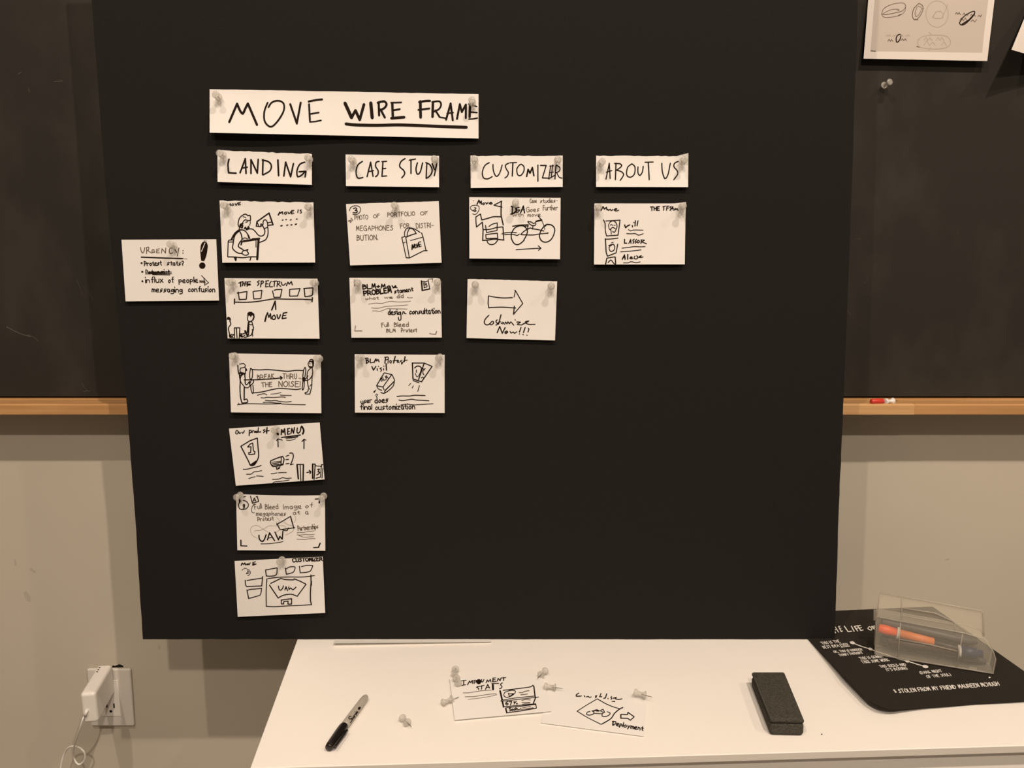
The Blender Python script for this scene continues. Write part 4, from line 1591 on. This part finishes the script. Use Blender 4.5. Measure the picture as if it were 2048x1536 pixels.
card('index_card', 'loose card with a diamond and small tricycle on the cabinet, right of STATS card', 'card', T2,
 [(150, 130), (1905, 215), (1852, 1005), (20, 765)], """
k19s 690 235 650 260 645 285 690 290
k17s 700 280 715 290 738 280
k19l 790 280 800 298
k16s 825 302 860 290 880 312 912 300
k17s 1015 280 985 285 1005 300 985 316
k18l 1087 240 1062 300 1102 298
k19l 1187 245 1166 320 1135 325
k18l 1208 328 1214 332
k17s 1277 295 1260 310 1280 325 1265 346
k18s 1300 325 1360 310 1340 332 1400 345 1460 335
k16l 1280 380 1332 386 1320 375
k14l 660 555 840 440 1020 335
k15s 1020 335 1180 425 1300 475 1420 512
k20s 1475 490 1420 515 1330 590 1270 680 1180 740 1105 782
k14s 1105 782 1085 787 1060 775 860 675 660 555
k16s 890 560 840 575 832 612 880 625 950 605 960 570 925 550
k16s 1150 570 1110 600 1110 645 1180 648 1240 615 1247 585 1200 565
k14s 930 550 960 545 1020 545 1070 548 1120 572
k14l 960 592 1110 602
k22s 965 548 1010 532 1048 550 1010 550
k16l 1085 538 1122 520 1152 575
k22l 1440 615 1440 680
k18l 1440 680 1562 682 1610 716 1677 655 1566 575 1556 615 1440 613
k24l 1302 735 1298 805
k19s 1290 735 1350 745 1345 775 1300 808
k18t 1358 812 1832 900 78|eployment
""", on_table, lift=lambda s, t: 0.0003 + 0.0005 * t ** 3 + 0.002 * max(0, s - 0.7) * (1 - t), group='loose cards on the cabinet', paper='sheet')

# loose push pins on the cabinet
def table_pin(px, py, deg, label, h=0.0, up=0.0):
    p = on_table(px, py, 0.0052 + h)
    a = math.radians(deg); ax = Vector((math.cos(a), math.sin(a), up)).normalized()
    new_pin(p - ax * 0.007 + NZ * 0.0, ax, label, 'loose push pins on the cabinet')
table_pin(910, 1343, -92, 'loose clear push pin on the cabinet, farthest back of those by the STATS card')
table_pin(914.5, 1361, -75, 'loose clear push pin on the top left corner of the STATS card', 0.004)
table_pin(895.5, 1402, 215, 'loose clear push pin touching the left edge of the STATS card')
table_pin(1086, 1346, 60, 'loose clear push pin at the top right corner of the STATS card', 0.001)
table_pin(1101, 1374, 165, 'loose clear push pin between the two loose cards', 0.0005)
table_pin(1281, 1388, 150, 'loose clear push pin on the top right corner of the diamond card', 0.003)
table_pin(810, 1441, 125, 'loose clear push pin alone between the marker and the STATS card')

# ------------------------------------------------------------------ black poster
PO = (1600, 1150, 4.571)
PQ = [(1565, 1226), (1865, 1213), (2126, 1397), (1757, 1422)]
def pround(x, y, s, t):
    rs, rt = 0.10, 0.15
    u, v = s / rs, (1 - t) / rt
    if u < 1 and v < 1:
        p, q = 1 - u, 1 - v
        p, q = p * math.sqrt(1 - q * q / 2), q * math.sqrt(1 - p * p / 2)
        s, t = (1 - p) * rs, 1 - (1 - q) * rt
        x = (PQ[0][0]*(1-s) + PQ[1][0]*s)*(1-t) + (PQ[3][0]*(1-s) + PQ[2][0]*s)*t
        y = (PQ[0][1]*(1-s) + PQ[1][1]*s)*(1-t) + (PQ[3][1]*(1-s) + PQ[2][1]*s)*t
    return x, y
def plift(s, t): return 0.001 + 0.011 * max(0, 1 - s / 0.28) ** 1.4 * min(1, max(0, t - 0.25) / 0.4) + 0.002 * abs(math.sin(s * 6)) * t ** 8
card('poster', 'black card with white hand lettering on the cabinet at right, under the pencil case', 'poster', PO,
 [((1565-1600)*4.571, (1226-1150)*4.571), ((1865-1600)*4.571, (1213-1150)*4.571), ((2126-1600)*4.571, (1397-1150)*4.571), ((1757-1600)*4.571, (1422-1150)*4.571)], """
w9l 296 480 326 530
w9l 310 505 333 497
w9l 322 475 352 522
w9l 352 470 378 518
w8l 352 472 366 468
w8l 362 495 376 488
w8l 376 518 388 512
w9l 405 468 440 518
w9l 440 518 472 514
w9l 470 468 495 516
w9l 497 470 527 512
w8l 497 470 525 464
w8l 508 491 530 484
w9l 527 465 556 508
w8l 527 465 553 461
w8l 540 487 562 480
w8l 556 508 578 502
w8s 628 478 620 490 645 503 658 497 648 480 632 472 626 480
w8l 654 470 680 495
w8l 655 472 684 466
w8l 666 484 684 478
w4t 205 636 372 615 0 -20 -22|THIS IS THE
w4t 220 672 450 645 0 -20 -22|BEST IDEA EVER
w5l 376 660 455 652
w4t 316 712 575 688 0 -16 -19|OK, THIS IS HARDER
w4t 364 742 578 717 0 -16 -19|THAN I THOUGHT
w4t 555 775 760 752 0 -20 -23|THIS IS GONNA
w4t 575 808 820 785 0 -20 -23|TAKE SOME WORK
w4t 740 848 975 828 0 -20 -22|THIS SUCKS-AND
w4t 800 880 985 862 0 -20 -24|IT'S BORING
w4t 1105 905 1305 885 0 -20 -22|(DARK NIGHT
w4t 1168 942 1385 920 0 -20 -23|OF THE SOUL)
w6t 870 1080 1825 1008 0 -22 -32|* STOLEN FROM MY FRIEND MAUREEN MCHUGH
wf 455 612 465 606 485 606 500 616 503 628 490 634 470 630 458 622
w8l 490 624 560 652 640 676
wf 622 668 640 662 660 672 664 684 650 690 630 684
w8l 640 678 720 705 815 735 900 768 980 785
wf 962 782 975 774 992 778 1004 788 1000 798 980 800 964 794
w8l 985 788 1060 812 1145 838
wf 1115 830 1130 822 1155 824 1174 836 1170 848 1150 852 1128 846
wf 1722 935 1732 929 1744 935 1740 942 1728 943
""", lambda x, y, h: on_table(x, y, h - 0.0004), lift=plift, paper='poster', white='white_ink', nu=70, nv=60, rnd=pround, th=0.0006, eps=0.0003)

# ------------------------------------------------------------------ pencil case with pens
PZ = ZT + 0.0036
def on_pz(px, py, h=0.0): return on_plane(px, py, Vector((0, 0, PZ + h)), NZ)
b0, b1 = on_pz(1750, 1308.5), on_pz(1986, 1347)
cx_ = (b1 - b0).normalized(); cn = Vector((cx_.y, -cx_.x, 0)).normalized()      # cn points towards us
if cn.y > 0: cn = -cn
def on_front(px, py, back=0.0): return on_plane(px, py, b0 - cn * back, cn)
CD = 0.030
case = empty('pencil_case', (b0 + b1) / 2 - cn * CD / 2, 'frosted clear pencil case standing open on the black poster', 'pencil case')
outl = [(1750, 1308), (1953, 1341), (1986, 1346.5), (1991, 1318), (1986, 1302), (1966, 1277), (1930, 1266), (1754, 1233)]
fr = [on_front(x, y) for x, y in outl]
for p in fr[:3]: p.z = max(p.z, PZ)
bk = [p - cn * CD for p in fr]
v, f = prism_data(bk, fr)
mk('box', v, f, M['frost'], case)
def ribs(points, r): 
    return tube_data([Vector(p) for p in points], r, 8)
rim = [on_front(x, y) + cn * 0.0007 for x, y in outl]
parts = [ribs(rim + [rim[0]], 0.0011), ribs([p - cn * (CD + 0.0014) for p in rim + [rim[0]]], 0.0009)]
for (xa_, ya_, xb_, yb_) in ((1801, 1245, 1796, 1315), (1925, 1268, 1913, 1334)):
    parts.append(ribs([on_front(xa_, ya_) + cn*0.0006, on_front(xb_, yb_) + cn*0.0006], 0.0009))
parts.append(ribs([on_front(1798, 1278) + cn*0.0006, on_front(1860, 1289) + cn*0.0006, on_front(1914, 1302) + cn*0.0006], 0.0008))
v, f = join(*parts); mk('rim', v, f, M['frost_thick'], case, smooth=True)
# raised lid behind the box
hz = CD
lid_px = [(1754, 1233), (1930, 1264), (1967, 1272), (1966, 1225), (1963, 1221), (1759, 1184)]
lid = [on_front(x, y, CD + 0.001) for x, y in lid_px]
v, f = prism_data([p - cn * 0.0012 for p in lid], lid); ld = mk('lid', v, f, M['frost'], case)
lr = [p + cn * 0.0015 for p in lid]
parts = [ribs(lr[2:] + [lr[0]], 0.0012)]
for (xa_, ya_, xb_, yb_) in ((1804, 1196, 1803, 1240), (1910, 1247, 1909, 1259)):
    parts.append(ribs([on_front(xa_, ya_, CD - 0.001), on_front(xb_, yb_, CD - 0.001)], 0.0009))
parts.append(ribs([on_front(1806, 1216, CD - .001), on_front(1870, 1226, CD - .001), on_front(1905, 1242, CD - .001), on_front(1932, 1263, CD - .001)], 0.0009))
parts.append(ribs([on_front(1805, 1231, CD - .001), on_front(1907, 1249, CD - .001)], 0.0008))
v, f = join(*parts); mk('lid_rib', v, f, M['frost_thick'], ld, smooth=True)
v, f = prism_data([on_front(x, y, CD + .004) for x, y in ((1747.5, 1219), (1754, 1219), (1754, 1233), (1750, 1241), (1747, 1241))], [on_front(x, y, CD - .002) for x, y in ((1747.5, 1219), (1754, 1219), (1754, 1233), (1750, 1241), (1747, 1241))])
mk('hinge_tab', v, f, M['frost_thick'], case)
v, f = prism_data([on_front(x, y, 0.010) for x, y in ((1938, 1338), (1954, 1341), (1952.5, 1352), (1937, 1349))], [on_front(x, y, -0.001) for x, y in ((1938, 1338), (1954, 1341), (1952.5, 1352), (1937, 1349))])
for q in v: q.z = max(q.z, PZ + 0.0002)
mk('latch', v, f, M['frost_thick'], case)

def pen(name, label, cat, px0, px1, depth, parts, group='pens inside the pencil case'):
    a, b = on_front(*px0, depth), on_front(*px1, depth)
    axp = (b - a).normalized(); Lp = (b - a).length
    root = empty(name, (a + b) / 2, label, cat, group)
    for nm, mat, prof in parts:
        v, f = lathe_data([(t * Lp, r) for t, r in prof], a, axp, 18)
        mk(nm, v, f, M[mat], root, smooth=True)
pen('marker_pen', 'orange marker with a white collar in the pencil case', 'marker', (1757, 1256), (1915, 1296), 0.010, [
    ('cap', 'orange', [(0, 0.0050), (0.01, 0.0062), (0.10, 0.0070), (0.235, 0.0058)]),
    ('collar', 'white_plastic', [(0.236, 0.0086), (0.27, 0.0086)]),
    ('barrel', 'orange_pale', [(0.271, 0.0062), (0.70, 0.0058), (0.715, 0.003)]),
    ('tail', 'grey_plastic', [(0.716, 0.0020), (0.99, 0.0020), (1.0, 0.0012)])])
pen('marker_pen', 'dark marker with a navy cap at the right end of the pencil case', 'marker', (1775, 1283), (1966, 1308), 0.011, [
    ('barrel', 'brown_plastic', [(0, 0.0035), (0.01, 0.0050), (0.745, 0.0056)]),
    ('collar', 'white_plastic', [(0.746, 0.0084), (0.775, 0.0084)]),
    ('cap', 'blue', [(0.776, 0.0080), (0.93, 0.0076), (0.935, 0.0056), (0.995, 0.0054), (1.0, 0.004)])])
pen('pen', 'dark grey pen under the orange marker in the pencil case', 'pen', (1762, 1276), (1972, 1324), 0.022, [
    ('barrel', 'grey_plastic', [(0, 0.0040), (0.02, 0.0060), (0.80, 0.0066), (0.95, 0.0045), (1.0, 0.0035)])])
pen('pen', 'grey pen along the top inside the pencil case', 'pen', (1762, 1243), (1955, 1286), 0.020, [
    ('barrel', 'grey_plastic', [(0, 0.0050), (0.02, 0.0064), (0.90, 0.0060), (1.0, 0.0020)]),
    ('end_dot', 'dark', [(-0.002, 0.0022), (-0.0002, 0.0022)])])

# speck of grit on the cabinet top
g = on_table(1643.5, 1468.5, 0.0007)
v, f = lathe_data([(-0.0007, 0.0003), (0, 0.0009), (0.0007, 0.0004)], g, (0.3, 0.2, 1), 8)
tag(mk('crumb', v, f, M['dark']), 'tiny dark crumb on the cabinet top right of the eraser', 'crumb')
